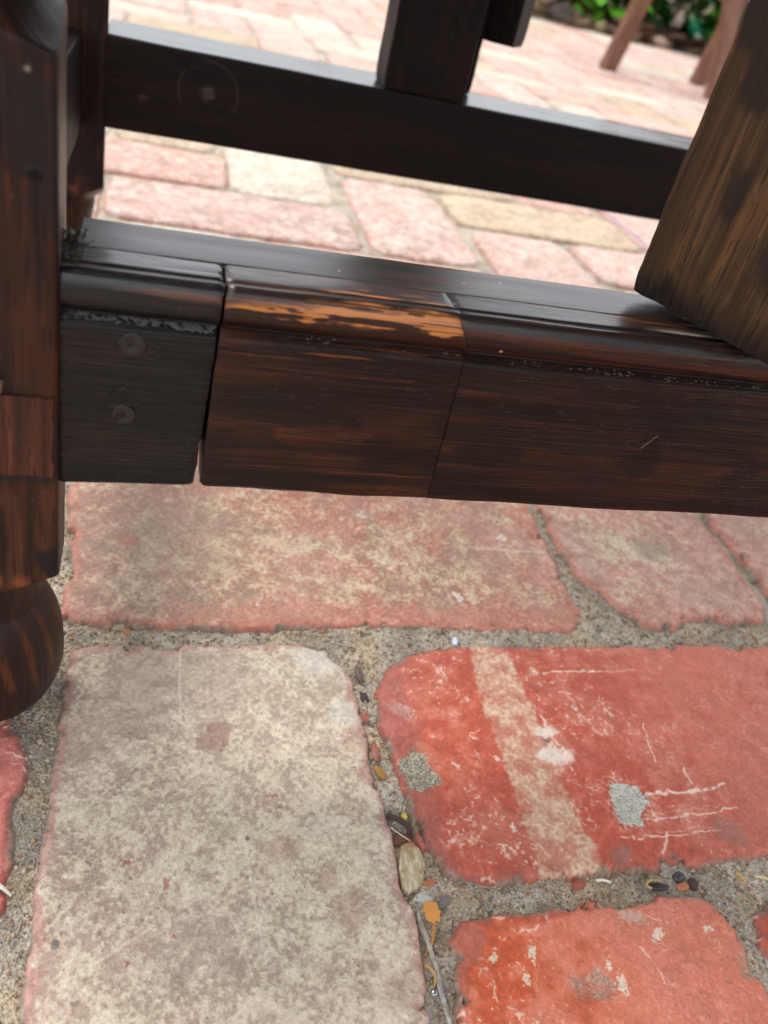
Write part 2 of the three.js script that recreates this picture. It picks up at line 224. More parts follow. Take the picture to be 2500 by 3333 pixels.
hero({ ...S_RED, a: [0.76, 0.46, 0.415], b: [0.74, 0.40, 0.35], seed: 400, label: 'pinkish red brick with a ragged edge by the foot', rough: 0.65, vein: 0.75, t0: 0.6,
  poly: [[-0.148, -0.33], [-0.05, -0.33], [-0.045, -0.2], [-0.0418, -0.1818], [-0.0388, -0.1793], [-0.0359, -0.1720], [-0.0352, -0.1641], [-0.0352, -0.1583], [-0.0374, -0.1552], [-0.0375, -0.1504], [-0.0354, -0.1434], [-0.0349, -0.1361], [-0.0357, -0.1319], [-0.0344, -0.1250], [-0.0350, -0.1205], [-0.05, -0.117], [-0.146, -0.115]] });
hero({ ...S_PINK, seed: 500, label: 'long pink brick with an olive cream crust', rough: 0.75,
  poly: [[-0.0374, -0.3163], [-0.0337, -0.2743], [-0.0293, -0.2586], [-0.0326, -0.2511], [-0.0327, -0.2336], [-0.0253, -0.2300], [0.0003, -0.2286], [0.0362, -0.2279], [0.0707, -0.2298], [0.1111, -0.2286], [0.1541, -0.2273], [0.1909, -0.2264], [0.1945, -0.2325], [0.1954, -0.2530], [0.1956, -0.2827], [0.1961, -0.3128], [0.196, -0.333], [0.1, -0.336], [-0.03, -0.337]],
  bias: (x, z) => 0.14 * (1 - ss(0.02, 0.07, Math.hypot(x - 0.085, (z + 0.265) * 1.7))) + 0.08 * (1 - ss(0.03, 0.06, Math.hypot(x - 0.012, z + 0.275))) - 0.08 * ss(-0.246, -0.236, z),
  extra(x, z, d, c, o, n2, n4) {
    mix3(c, [0.63, 0.555, 0.47], 0.55 * (1 - ss(0.008, 0.055, Math.hypot(x - 0.008, (z + 0.275) * 0.8) + 0.05 * (n2 - 0.5))));  // olive-grey crust, with the soft shade beside the leg painted in
    mix3(c, [0.73, 0.47, 0.40], 0.4 * ss(-0.246, -0.238, z + 0.012 * (n2 - 0.5)) * ss(0.0, 0.06, x));
    mix3(c, [0.73, 0.46, 0.40], 0.5 * inBlob(x, z, [-0.0091, -0.2802], 0.005));
    for (const [p, r] of [[[0.1712, -0.2904], 0.0036], [[0.0997, -0.3058], 0.004], [[0.0446, -0.2415], 0.0016], [[0.1344, -0.2478], 0.003]]) { const k = inBlob(x, z, p, r); mix3(c, [0.87, 0.85, 0.80], 0.8 * k * ss(0.3, 0.6, n4)); o[3] += 0.3 * k; }
    for (const l of [[[0.1517, -0.2840], [0.1699, -0.2825], [0.1914, -0.2818]]]) mix3(c, [0.85, 0.80, 0.78], 0.5 * (1 - ss(0.0003, 0.0012, polyLineDist(x, z, l) + 0.001 * (n4 - 0.45))));
  } });
hero({ ...S_DUSTY, seed: 600, label: 'dusty pink brick with chipped lower corner', rough: 0.8,
  poly: [[0.2012, -0.3132], [0.2012, -0.2902], [0.2031, -0.2657], [0.2060, -0.2585], [0.2110, -0.2512], [0.2139, -0.2409], [0.2215, -0.2358], [0.2284, -0.2320], [0.2386, -0.2297], [0.2520, -0.2353], [0.2664, -0.2374], [0.2775, -0.2335], [0.2956, -0.2359], [0.3038, -0.2445], [0.3044, -0.2605], [0.3057, -0.2940], [0.3020, -0.3197], [0.304, -0.445], [0.2, -0.447]],
  bias: (x, z) => 0.2 * (1 - ss(0.01, 0.05, Math.hypot((x - 0.245) * 1.3, z + 0.285))),
  extra(x, z, d, c, o, n2) { mix3(c, [0.55, 0.51, 0.44], 0.6 * inBlob(x, z, [0.2560, -0.2894], 0.011)); } });
hero({ ...S_DUSTY, seed: 650, label: 'dusty pink brick at the right edge of view', poly: [[0.3086, -0.3202], [0.3096, -0.2903], [0.3115, -0.2562], [0.325, -0.119], [0.42, -0.117], [0.425, -0.33], [0.315, -0.335]], step: 0.0016 });
for (const S of HERO) buildHero(S);

// --- all other bricks: the same herringbone laid on, each a brick of its own as far as the photograph shows them
const PALETTES = [
  { ...S_PINK, a: [0.82, 0.65, 0.59], b: [0.81, 0.61, 0.55], crust: [0.86, 0.80, 0.74], rimc: [0.81, 0.60, 0.54], t0: 0.28 }, { ...S_PALE, a: [0.83, 0.77, 0.70], b: [0.81, 0.74, 0.67], crust: [0.87, 0.83, 0.77], rimc: [0.80, 0.70, 0.64] }, { ...S_DUSTY, a: [0.83, 0.70, 0.65], b: [0.81, 0.66, 0.61], crust: [0.86, 0.80, 0.74], rimc: [0.80, 0.62, 0.57], t0: 0.34 },
  { ...S_DUSTY, a: [0.81, 0.73, 0.62], b: [0.79, 0.70, 0.59], crust: [0.83, 0.77, 0.67], rimc: [0.76, 0.67, 0.57] }, { ...S_PINK, a: [0.83, 0.68, 0.63], b: [0.82, 0.64, 0.59], crust: [0.88, 0.84, 0.80], rimc: [0.82, 0.62, 0.57], t0: 0.24 }, { ...S_RED, a: [0.81, 0.60, 0.54], b: [0.82, 0.65, 0.59], crust: [0.86, 0.77, 0.71], rimc: [0.79, 0.56, 0.5], t0: 0.4 },
];
const brickMats = PALETTES.map((S, k) => {
  S = { ...S, seed: 700 + k * 13, bias: null, extra: null };
  const w = 0.221, l = 0.107, P = [[0, 0], [w, 0], [w, l], [0, l]];
  const t = makeMaps(440, 216, (u, v, o) => brickColour(S, u * w, v * l, polySD(u * w, v * l, P) + 0.0008, o));
  return [0.85, 0.79, 0.9].map((q) => std({ map: t.map, bumpMap: t.bump, bumpScale: 0.0012, roughness: 0.8, color: new THREE.Color(Math.min(1, q), Math.min(1, q * 0.985), Math.min(1, q * 0.975)) }));
});
function brickShape(seed, n, L = 0.2205, W = 0.1065) {
  const r = rng(seed), out = [], hx = L / 2, hz = W / 2;
  for (let i = 0; i < n; i++) {
    const t = i / n * Math.PI * 2, c = Math.cos(t), s = Math.sin(t), k = 1 / Math.pow(Math.pow(Math.abs(c), 9) + Math.pow(Math.abs(s), 9), 1 / 9);
    const f = n > 20 ? 1 : 0; out.push([c * k * hx + f * (r() - 0.5) * 0.003, s * k * hz + f * (r() - 0.5) * 0.003]);
  }
  const rings = [[0.0, 0], [0.55, 0.0002], [-0.006, -0.0003], [-0.0025, -0.0011], [0.0001, -0.0035], [0.0008, -0.02]];
  const pos = [], uv = [], idx = [];
  rings.forEach(([k, y], j) => out.forEach(([x, z]) => {
    let px, pz; if (k >= 0.5 || (k === 0 && j === 0)) { px = x * k; pz = z * k; } else { const q = Math.hypot(x, z); px = x * (1 + k / Math.abs(hx)); pz = z * (1 + k / Math.abs(hz)); }
    pos.push(px, y + (j && j < 4 ? (r() - 0.5) * 0.0008 : 0), pz); uv.push(clamp(px / L + 0.5, 0.004, 0.996), clamp(pz / W + 0.5, 0.004, 0.996));
  }));
  for (let j = 0; j + 1 < rings.length; j++) for (let i = 0; i < n; i++) { const a = j * n + i, b = j * n + (i + 1) % n, c = a + n, d = b + n; if (j) idx.push(a, b, c, b, d, c); else idx.push(a, d, c); }
  const g = new THREE.BufferGeometry(); g.setAttribute('position', new THREE.Float32BufferAttribute(pos, 3)); g.setAttribute('uv', new THREE.Float32BufferAttribute(uv, 2)); g.setIndex(idx); g.computeVertexNormals();
  return g;
}
const brickGeos = Array.from({ length: 10 }, (_, k) => brickShape(900 + k, 44));
const plainBrick = brickShape(950, 16);
camera.aspect = 0.75; camera.updateMatrixWorld(); camera.updateProjectionMatrix();
const heroKeys = new Set(['H0,0', 'V1,0', 'H1,1', 'V2,1', 'H2,2', 'V-1,2', 'V0,3', 'V0,-1']);
const FIXED = { 'H-4,0': 4, 'H-5,-1': 0, 'V-6,1': 1, 'V-5,2': 4, 'H-5,3': 3, 'V-4,3': 2, 'H-4,4': 2 };
{
  const r = rng(77), list = [];
  const put = (kind, row, c) => {
    const zc = -0.335 + row * 0.1135 + (kind === 'H' ? 0.0515 : 0.108), x = -0.031 + c * 0.1138 - 0.034 * clamp(-0.25 - zc, -0.3, 3) + (kind === 'H' ? 0.109 : 0.0515);
    const a = r(), b = r(), e = r(), f = r(), q = r(), rot = (r() - 0.5) * 0.022, tilt = (r() - 0.5) * 0.012, tone = Math.floor(r() * 3);
    if (heroKeys.has(`${kind}${row},${c}`) || zc < bedEdge(x) + 0.06) return;
    const v = new THREE.Vector3(); let seen = false;
    for (const [dx, dz] of [[0, 0], [0.11, 0], [-0.11, 0], [0, 0.11], [0, -0.11]]) { v.set(x + dx, 0, zc + dz).project(camera); if (v.z < 1 && v.z > -1 && Math.abs(v.x) < 1.03 && Math.abs(v.y) < 1.03) seen = true; }
    list.push({ kind, row, c, x: x + (a - 0.5) * 0.004, z: zc + (b - 0.5) * 0.004, y: -0.001 - 0.002 * e, f, q, rot, tilt, tone, seen, dist: Math.hypot(x, zc) });
  };
  for (let row = -32; row < 12; row++) for (let c = -30; c < 44; c++) {
    if (((c - row) % 4 + 4) % 4 === 0) put('H', row, c);
    if (((row - c - 1) % 4 + 4) % 4 === 0) put('V', row, c);
  }
  list.sort((a, b) => (b.seen - a.seen) || a.dist - b.dist);
  const rest = brickMats.map(() => []);
  let own = 0;
  for (const k of list) {
    const pal = FIXED[`${k.kind}${k.row},${k.c}`] ?? [0, 0, 1, 1, 2, 2, 3, 4, 4, 4, 5][Math.floor(k.f * 11)], turn = (k.kind === 'V' ? Math.PI / 2 : 0) + (k.q > 0.5 ? Math.PI : 0) + k.rot;
    if (k.seen && own < 300 - HERO.length) {
      own++; const m = mesh(numbered('brick'), brickGeos[Math.floor(k.q * 9.99)], brickMats[pal][k.tone], patio); m.position.set(k.x, k.y, k.z); m.rotation.set(0, turn, k.tilt);
    } else { const g = plainBrick.clone(); g.rotateY(turn); g.translate(k.x, k.y, k.z); rest[pal].push(g); }
  }
  rest.forEach((gs, p) => { if (gs.length) mesh(numbered('brick_paving'), mergeGeometries(gs), brickMats[p][0], patio).userData.kind = 'stuff'; });
  console.log('bricks seen', list.filter((k) => k.seen).length, 'all', list.length);
}

// --- sandy mortar between the bricks: fine near the camera, coarse beyond
const sandMaps = makeMaps(1024, 1024, (u, v, o) => {
  const n = fb(u * 9, v * 9, 60), g = vn(u * 340, v * 340, 61), g2 = vn(u * 170 + 3, v * 170, 62), g3 = vn(u * 800, v * 800, 63);
  const soil = ss(0.46, 0.64, fb(u * 17 + 8, v * 17, 65, 4)); let l = 0.715 - 0.09 * soil + 0.15 * (n - 0.5) + 0.16 * (g - 0.5) + 0.13 * (g3 - 0.5); if (g2 > 0.9) l += 0.09; if (g2 < 0.1) l -= 0.16;
  const warm = ss(0.45, 0.65, fb(u * 14 + 5, v * 14, 64));
  o[0] = l * (1.03 + 0.05 * warm); o[1] = l * (0.975 + 0.005 * warm); o[2] = l * (0.895 - 0.06 * warm); o[3] = 0.4 + 0.5 * (g - 0.5) + 0.4 * (g2 - 0.5) + 0.2 * (g3 - 0.5);
}, { repeat: true });
const sandMat = std({ map: sandMaps.map, bumpMap: sandMaps.bump, bumpScale: 0.0016, roughness: 1 });
function mortarY(x, z) {
  const near = x > -0.2 && x < 0.4 && z > -0.42 && z < 0.06;
  let y = (near ? -0.0029 : -0.0062) + 0.0036 * (fb(x * 45, z * 45, 66, 3) - 0.5);
  if (near) y += 0.0016 * (fb(x * 240, z * 240, 67, 3) - 0.5) + 0.0007 * (vn(x * 900, z * 900, 68) - 0.5);
  y += 0.0026 * ss(0.035, 0.0, Math.hypot((x - 0.14) * 0.35, (z + 0.2255) * 1.6)) + 0.002 * ss(0.03, 0, Math.hypot(x - 0.205, z + 0.245));
  return y;
}
{
  const axis = (a, f0, f1, b, st, coarse) => { const o = []; for (let v = a; v < f0; v += coarse) o.push(v); for (let v = f0; v < f1; v += st) o.push(v); for (let v = f1; v <= b; v += coarse) o.push(v); return o; };
  const xs = axis(-3.5, -0.1, 0.34, 5.2, 0.0012, 0.09), zs = axis(-4.2, -0.35, 0.0, 1.0, 0.0012, 0.09);
  const g = gridGeometry(xs.length, zs.length, (i, j) => [xs[i], mortarY(xs[i], zs[j]), zs[j], xs[i] / 0.2, zs[j] / 0.2]);
  g.computeVertexNormals(); mesh('mortar', g, sandMat, patio);
}
const inHero = (x, z) => HERO.some((S) => x > S.box[0] && x < S.box[1] && z > S.box[2] && z < S.box[3] && shape(S.poly, x, z, S.seed) > 0.0004);
{ // loose sand grains lying in the joints
  const r = rng(5), geo = new THREE.IcosahedronGeometry(1, 0), list = [], m4 = new THREE.Matrix4(), q = new THREE.Quaternion(), e = new THREE.Euler();
  for (let k = 0; k < 90000 && list.length < 13000; k++) { const x = -0.06 + 0.36 * r(), z = -0.32 + 0.27 * r(); if (!inHero(x, z)) list.push([x, z]); }
  const im = new THREE.InstancedMesh(geo, std({ roughness: 0.85 }), list.length); im.name = 'sand_grain'; im.userData.kind = 'stuff'; im.castShadow = im.receiveShadow = true;
  const cols = [[0.66, 0.60, 0.51], [0.72, 0.67, 0.59], [0.58, 0.52, 0.44], [0.70, 0.58, 0.42], [0.62, 0.57, 0.49], [0.44, 0.40, 0.35], [0.58, 0.44, 0.36]];
  list.forEach(([x, z], i) => {
    const s = 0.00022 + 0.00062 * Math.pow(r(), 4); e.set(r() * 6, r() * 6, r() * 6); q.setFromEuler(e);
    im.setMatrixAt(i, m4.compose(new THREE.Vector3(x, mortarY(x, z) + s * 0.3, z), q, new THREE.Vector3(s * (0.7 + 0.6 * r()), s * (0.6 + 0.5 * r()), s * (0.7 + 0.6 * r()))));
    const c = cols[Math.floor(Math.pow(r(), 1.3) * cols.length)]; im.setColorAt(i, rgb(c[0] * 255, c[1] * 255, c[2] * 255));
  });
  patio.add(im);
}
// ---------------------------------------------------------------- wood
const HARD = ss;
function woodColour(W, x, s, c, o) {           // x metres along the grain, s metres across it
  const wob = 0.0016 * (fb(x * 22, s * 70, W.seed + 9, 2) - 0.5), sw = s + wob;
  const st = fb(x * 8, sw * 520, W.seed, 4), br = fb(x * 16, sw * 75, W.seed + 1, 3), fi = fb(x * 55, sw * 2400, W.seed + 2, 2), bl = fb(x * 60, sw * 90, W.seed + 3, 3);
  c[0] = W.dark[0]; c[1] = W.dark[1]; c[2] = W.dark[2];
  mix3(c, W.mid, HARD(0.34, 0.68, 0.5 * st + 0.5 * br + 0.25 * (fi - 0.5)));
  mix3(c, W.warm, W.heat * HARD(0.52, 0.74, 0.6 * st + 0.4 * bl + 0.3 * (fi - 0.5)));
  mix3(c, W.dark, 0.75 * HARD(0.56, 0.72, bl));
  mix3(c, W.warm, 0.45 * W.heat * HARD(0.52, 0.72, fb(x * 26, sw * 40, W.seed + 12, 3)) * HARD(0.3, 0.55, st));
  const pore = HARD(0.70, 0.80, vn(x * 120, sw * 3100, W.seed + 4)) * HARD(0.4, 0.6, st);
  mix3(c, [0.07, 0.05, 0.05], 0.6 * pore);
  const nick = HARD(0.80, 0.84, vn(x * 420, sw * 1500, W.seed + 6)) * HARD(0.52, 0.62, fb(x * 40, sw * 40, W.seed + 7, 2));
  mix3(c, [0.30, 0.24, 0.21], 0.25 * nick);
  const speck = HARD(0.965, 0.98, vn(x * 1100, sw * 1100, W.seed + 8)); mix3(c, [0.50, 0.46, 0.42], 0.35 * speck);
  o[3] = 0.5 + 0.3 * (st - 0.5) + 0.3 * (fi - 0.5) + 0.25 * (br - 0.5) - 0.3 * pore - 0.25 * nick + 0.15 * (bl - 0.5);
}
function woodMat(w, h, L, A, W, extra, more) {
  const c = [0, 0, 0];
  const t = makeMaps(w, h, (u, v, o) => { woodColour(W, u * L, v * A, c, o); if (extra) extra(u * L, v * A, c, o); o[0] = c[0]; o[1] = c[1]; o[2] = c[2]; }, { repeat: true });
  let coat = {};
  if (W.gloss) { const k = makeMaps(96, 320, (u, v, o) => { o[0] = o[1] = o[2] = W.gloss(u * L, v * A); }, { bump: false, repeat: true }).map; k.colorSpace = THREE.NoColorSpace; coat = { clearcoatMap: k }; }
  return new THREE.MeshPhysicalMaterial({ ...coat, clearcoat: W.gloss ? 1 : W.coat ?? 0, clearcoatRoughness: W.coatRough ?? 0.28, specularIntensity: W.spec ?? 0.4, map: t.map, bumpMap: t.bump, bumpScale: (W.bump ?? 0.0007) * 0.85, roughness: (W.rough ?? 0.4), ...more });
}
const DARK = { dark: [0.115, 0.075, 0.065], mid: [0.225, 0.125, 0.09], warm: [0.37, 0.19, 0.105], heat: 0.6, seed: 1200 };
const BLACK = { dark: [0.085, 0.07, 0.07], mid: [0.125, 0.09, 0.08], warm: [0.19, 0.11, 0.085], heat: 0.4, seed: 1300, rough: 0.4, bump: 0.0002, coat: 0.6, coatRough: 0.15, spec: 0.4 };

// sweep a closed outline [[a, b], ...] along t = 0..1; at(a, b, t) gives the place
function resample(P, step) { const o = []; for (let i = 0; i < P.length; i++) { const a = P[i], b = P[(i + 1) % P.length], n = Math.max(1, Math.round(Math.hypot(b[0] - a[0], b[1] - a[1]) / step)); for (let k = 0; k < n; k++) o.push([mix(a[0], b[0], k / n), mix(a[1], b[1], k / n)]); } return o; }
function sweep(P, ts, at, { uvOf, amp = 0, freq = [20, 300], seed = 1, flip = false } = {}) {
  const n = P.length, arc = [0]; for (let i = 0; i < n; i++) { const a = P[i], b = P[(i + 1) % n]; arc.push(arc[i] + Math.hypot(b[0] - a[0], b[1] - a[1])); }
  const S = arc[n];
  let g = gridGeometry(n + 1, ts.length, (i, j) => { const p = P[i % n], q = at(p[0], p[1], ts[j]); return [q[0], q[1], q[2], ...(uvOf ? uvOf(q, arc[i], S, ts[j], p) : [ts[j], arc[i] / S])]; });
  if (flip) { const a = g.index.array; for (let k = 0; k < a.length; k += 3) { const t = a[k]; a[k] = a[k + 1]; a[k + 1] = t; } }
  g.computeVertexNormals();
  const pos = g.attributes.position, nor = g.attributes.normal;
  for (let j = 0; j < ts.length; j++) { const a = j * (n + 1), b = a + n; const m = new THREE.Vector3(nor.getX(a) + nor.getX(b), nor.getY(a) + nor.getY(b), nor.getZ(a) + nor.getZ(b)).normalize(); nor.setXYZ(a, m.x, m.y, m.z); nor.setXYZ(b, m.x, m.y, m.z); }
  if (amp) {
    for (let j = 0; j < ts.length; j++) for (let i = 0; i <= n; i++) { const k = j * (n + 1) + i, x = pos.getX(k), y = pos.getY(k), z = pos.getZ(k), d = amp * 2 * (fb((x + y * 0.3) * freq[0] + 5, (y + z * 1.3) * freq[1], seed, 3) - 0.5); pos.setXYZ(k, x + nor.getX(k) * d, y + nor.getY(k) * d, z + nor.getZ(k) * d); }
    g.computeVertexNormals();
    for (let j = 0; j < ts.length; j++) { const a = j * (n + 1), b = a + n; const m = new THREE.Vector3(nor.getX(a) + nor.getX(b), nor.getY(a) + nor.getY(b), nor.getZ(a) + nor.getZ(b)).normalize(); nor.setXYZ(a, m.x, m.y, m.z); nor.setXYZ(b, m.x, m.y, m.z); }
  }
  const tri = THREE.ShapeUtils.triangulateShape(P.map((p) => new THREE.Vector2(p[0], p[1])), []), caps = [];
  for (const j of [0, ts.length - 1]) {
    const cp = [], cu = [], ci = [];
    for (let i = 0; i < n; i++) { const k = j * (n + 1) + i; cp.push(pos.getX(k), pos.getY(k), pos.getZ(k)); cu.push(g.attributes.uv.getX(k), g.attributes.uv.getY(k)); }
    for (const t of tri) { if ((j === 0) !== flip) ci.push(t[0], t[1], t[2]); else ci.push(t[2], t[1], t[0]); }
    const c = new THREE.BufferGeometry(); c.setAttribute('position', new THREE.Float32BufferAttribute(cp, 3)); c.setAttribute('uv', new THREE.Float32BufferAttribute(cu, 2)); c.setIndex(ci); c.computeVertexNormals(); caps.push(c);
  }
  return mergeGeometries([g, ...caps]);
}
function roundRect(x0, x1, y0, y1, r, n = 4) { const o = []; for (const [cx, cy, a] of [[x1 - r, y0 + r, -90], [x1 - r, y1 - r, 0], [x0 + r, y1 - r, 90], [x0 + r, y0 + r, 180]]) for (let k = 0; k <= n; k++) { const t = (a + 90 * k / n) * Math.PI / 180; o.push([cx + r * Math.cos(t), cy + r * Math.sin(t)]); } return o; }
const steps = (a, b, st) => { const n = Math.max(1, Math.ceil((b - a) / st)); return Array.from({ length: n + 1 }, (_, i) => a + (b - a) * i / n); };

// ---------------------------------------------------------------- the gateleg table
const table = thing('gateleg_table', 'dark oak gateleg table with moulded stretcher and turned ball feet on the brick patio', 'table');

// --- legs: square blocks cut to turned shoulders, a ball foot below and a turned shaft above
const LEG_H = 0.69, HS = 0.024;
const legR = (y) => {
  const ball = y < 0.0235 ? Math.sqrt(Math.max(0, 1 - ((y - 0.0235) / 0.0265) ** 2)) * 0.0226 : y < 0.057 ? Math.pow(Math.max(0, 1 - ((y - 0.0235) / 0.0335) ** 2.5), 0.42) * 0.0226 : 0;
  if (y < 0.066) return Math.max(ball, y > 0.036 ? mix(0.0160, 0.0178, ss(0.05, 0.065, y)) : 0.002);
  if (y < 0.0795) return mix(0.0180, 0.0345, (y - 0.066) / 0.0135);
  if (y < 0.2065) return 1;
  if (y < 0.2135) return mix(0.0345, 0.0222, Math.pow((y - 0.2065) / 0.007, 0.7));
  if (y < 0.226) return 0.0222 + 0.0012 * Math.sin((y - 0.2135) / 0.0125 * Math.PI);
  if (y < 0.245) return 0.0222 - 0.006 * Math.sin((y - 0.226) / 0.019 * Math.PI);
  if (y < 0.46) { const t = (y - 0.245) / 0.215; return 0.0215 + 0.003 * Math.sin(t * 3.4) - 0.009 * t; }
  if (y < 0.485) return 0.0145 + 0.0085 * Math.sin((y - 0.46) / 0.025 * Math.PI);
  if (y < 0.53) return mix(0.0145, 0.0195, (y - 0.485) / 0.045);
  return mix(0.0195, 0.06, (y - 0.53) / 0.02);
};
const sq = (t) => HS / Math.pow(Math.pow(Math.abs(Math.cos(t)), 26) + Math.pow(Math.abs(Math.sin(t)), 26), 1 / 26);
const legRho = (t, y) => Math.min(sq(t), legR(y));
const LEG_ARC = Math.PI * 2;
const legMats = (seed, detail) => woodMat(detail ? 1700 : 800, detail ? 560 : 256, LEG_H, 0.19, { ...DARK, seed, heat: 0.5, bump: 0.0007, rough: 0.42 }, (y, s, c, o) => {
  const t = s / 0.19 * LEG_ARC, rho = legRho(t, y), X = rho * Math.cos(t), Z = rho * Math.sin(t);
  // growth rings show on the turned foot and on the worn end of the block
  const rd = Math.hypot(X * 1.0 + 0.02, (Z - 0.055) * 0.9) + 0.012 * y / 0.05 * 0.3 + 0.0014 * (fb(y * 60, s * 60, seed + 30, 3) - 0.5), ring = 0.5 + 0.5 * Math.sin(rd * 2 * Math.PI / 0.0072);
  const foot = 1 - ss(0.05, 0.062, y);
  mix3(c, [0.18, 0.115, 0.09], foot * 0.6); mix3(c, [0.37, 0.19, 0.11], foot * ss(0.5, 1.0, ring) * (0.1 + 0.7 * ss(0.35, 0.6, fb(y * 60, s * 60, seed + 31, 3))) * ss(0.3, 0.6, vn(y * 300, s * 2500, seed + 33) + 0.25));
  const worn = ss(0.112, 0.104, y) * ss(0.06, 0.075, y), wn = fb(y * 25, s * 800, seed + 32, 3), wb = fb(y * 60, s * 90, seed + 34, 3);
  mix3(c, [0.36, 0.21, 0.13], worn * 0.6 * ss(0.42, 0.62, wn) * ss(0.62, 0.42, wb)); mix3(c, [0.10, 0.095, 0.10], worn * ss(0.52, 0.6, wb) * 0.8);
  mix3(c, [0.62, 0.36, 0.2], ss(0.006, 0.0, Math.abs(y - 0.076) + 0.004 * wb) * 0.7 * ss(0.35, 0.55, vn(s * 260, y * 50, seed + 35)));
  if (detail) {
    const a = s / 0.19;                         // the front (+z) face is centred on a = 0.25, its right edge near 0.125
    if (a > 0.12 && a < 0.38 && y > 0.11 && y < 0.205) {
      mix3(c, [0.30, 0.155, 0.105], 0.6 * ss(0.45, 0.65, fb(y * 9, s * 420, seed + 36, 3)) * ss(0.135, 0.15, y));
      mix3(c, [0.11, 0.11, 0.115], 0.55 * ss(0.52, 0.62, fb(y * 45, s * 60, seed + 37, 3)));
      const hole = 1 - ss(0.0009, 0.0013, Math.hypot(y - 0.185, s - 0.0269)); mix3(c, [0.02, 0.02, 0.02], hole); o[3] -= hole;  // nail hole: the shade inside it painted as a near-black dot
      const dot = 1 - ss(0.0003, 0.0007, Math.hypot(y - 0.2035, s - 0.0275)); mix3(c, [0.62, 0.60, 0.52], dot * 0.8);
    }
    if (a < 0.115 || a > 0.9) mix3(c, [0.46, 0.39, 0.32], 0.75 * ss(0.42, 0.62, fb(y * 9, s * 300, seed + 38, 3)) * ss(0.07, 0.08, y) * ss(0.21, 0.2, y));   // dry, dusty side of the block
  }
});
function legGeometry() {
  const ys = [...steps(0, 0.064, 0.001), ...steps(0.0645, 0.081, 0.0006), ...steps(0.083, 0.2055, 0.0035), ...steps(0.206, 0.214, 0.0005), ...steps(0.2155, 0.25, 0.0016), ...steps(0.256, 0.455, 0.008), ...steps(0.46, 0.555, 0.003), ...steps(0.57, LEG_H, 0.03)];
  const N = 144, ang = Array.from({ length: N + 1 }, (_, i) => { const q = i / N * 8, k = Math.floor(q), f = q - k; return (k + (k % 2 ? f ** 1.6 : 1 - (1 - f) ** 1.6)) * Math.PI / 4; });
  const g = gridGeometry(N + 1, ys.length, (i, j) => {
    const y = ys[j], t = ang[i], r = legRho(t, y); let x = r * Math.cos(t), z = r * Math.sin(t);
    const w = y > 0.08 && y < 0.206 ? 0.0003 * (fb(y * 40, t * 6, 55, 3) - 0.5) * 2 : 0.00015 * (vn(y * 90, t * 9, 56) - 0.5);
    const q = 1 + w / r; x *= q; z *= q;
    if (x > 0) x -= 0.0034 * (HS - z) / (2 * HS) * ss(0.06, 0.075, y);
    return [x + 0.028 * (y - 0.08), y, z, y / LEG_H, t / LEG_ARC];
  });
  const a = g.index.array; for (let k = 0; k < a.length; k += 3) { const t = a[k]; a[k] = a[k + 1]; a[k + 1] = t; }
  g.computeVertexNormals(); return g;
}
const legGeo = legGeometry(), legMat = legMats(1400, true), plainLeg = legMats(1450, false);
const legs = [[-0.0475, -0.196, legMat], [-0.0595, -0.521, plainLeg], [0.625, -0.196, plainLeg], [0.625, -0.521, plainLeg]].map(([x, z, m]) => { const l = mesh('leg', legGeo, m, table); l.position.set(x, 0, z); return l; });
{ // the let-in piece and the chipped bit on the front leg
  const M = woodMat(256, 160, 0.024, 0.016, { ...DARK, dark: [0.20, 0.12, 0.10], mid: [0.30, 0.165, 0.12], warm: [0.42, 0.24, 0.15], heat: 0.8, seed: 1500, bump: 0.0005 });
  const g = sweep(resample(roundRect(0.0112, 0.0249, -0.004, 0.00062, 0.0004, 2), 0.0008), steps(0, 1, 0.04), (a, b, t) => [a + 0.0007 * (vn(t * 9, a * 500, 8) - 0.5) + 0.028 * (0.0325 + 0.0222 * t), 0.1125 + 0.0224 * t + 0.0004 * (vn(a * 900, t, 9) - 0.5), HS + b], { uvOf: (q, s, S, t, p) => [t, (p[0] - 0.009) / 0.016], flip: true });
  const p = mesh('patch', g, M, legs[0]); p.position.set(0, 0, 0); g.translate(-0.0022, 0, 0);
  const c = sweep(resample([[-0.002, 0.1366], [0.0035, 0.1362], [0.0122, 0.1358], [0.0128, 0.1385], [0.0085, 0.1388], [0.0062, 0.1412], [0.0025, 0.1425], [-0.002, 0.1415]], 0.0009), [0, 0.5, 1], (a, b, t) => [a + 0.0015 - 0.0006 * t, b, HS - 0.002 + 0.0044 * t - 0.0008 * t * t], { uvOf: (q) => [q[0] / 0.024, q[1] / 0.016], amp: 0.0003, freq: [400, 400] });
  mesh('chip', c, std({ color: rgb(104, 78, 62), roughness: 0.7 }), legs[0]);
}

// --- front stretcher: plain back strip, three moulded facing blocks pieced together along it, two pegs
const ZF = -0.174;
const railMatTop = woodMat(1400, 160, 0.35, 0.04, { ...DARK, dark: [0.12, 0.095, 0.085], mid: [0.17, 0.12, 0.10], warm: [0.30, 0.17, 0.11], heat: 0.45, seed: 1600, rough: 0.34, bump: 0.0002, coat: 0.7 }, (x, s, c, o) => {
  const e = ss(0.0035, 0.0012, Math.abs(s - 0.0195)) * ss(0.04, 0.1, x) * ss(0.5, 0.62, fb(x * 30, s * 900, 41, 3)); mix3(c, [0.58, 0.31, 0.15], 0.8 * e);
  mix3(c, [0.36, 0.22, 0.15], 0.5 * ss(0.06, 0.1, x) * ss(0.5, 0.65, fb(x * 12, s * 300, 42, 3)));
  for (const p of [[0.103, 0.009], [0.115, 0.013], [0.068, 0.006]]) mix3(c, [0.75, 0.70, 0.62], 1 - ss(0.0003, 0.0005, Math.hypot(x - p[0], s - p[1])));
});
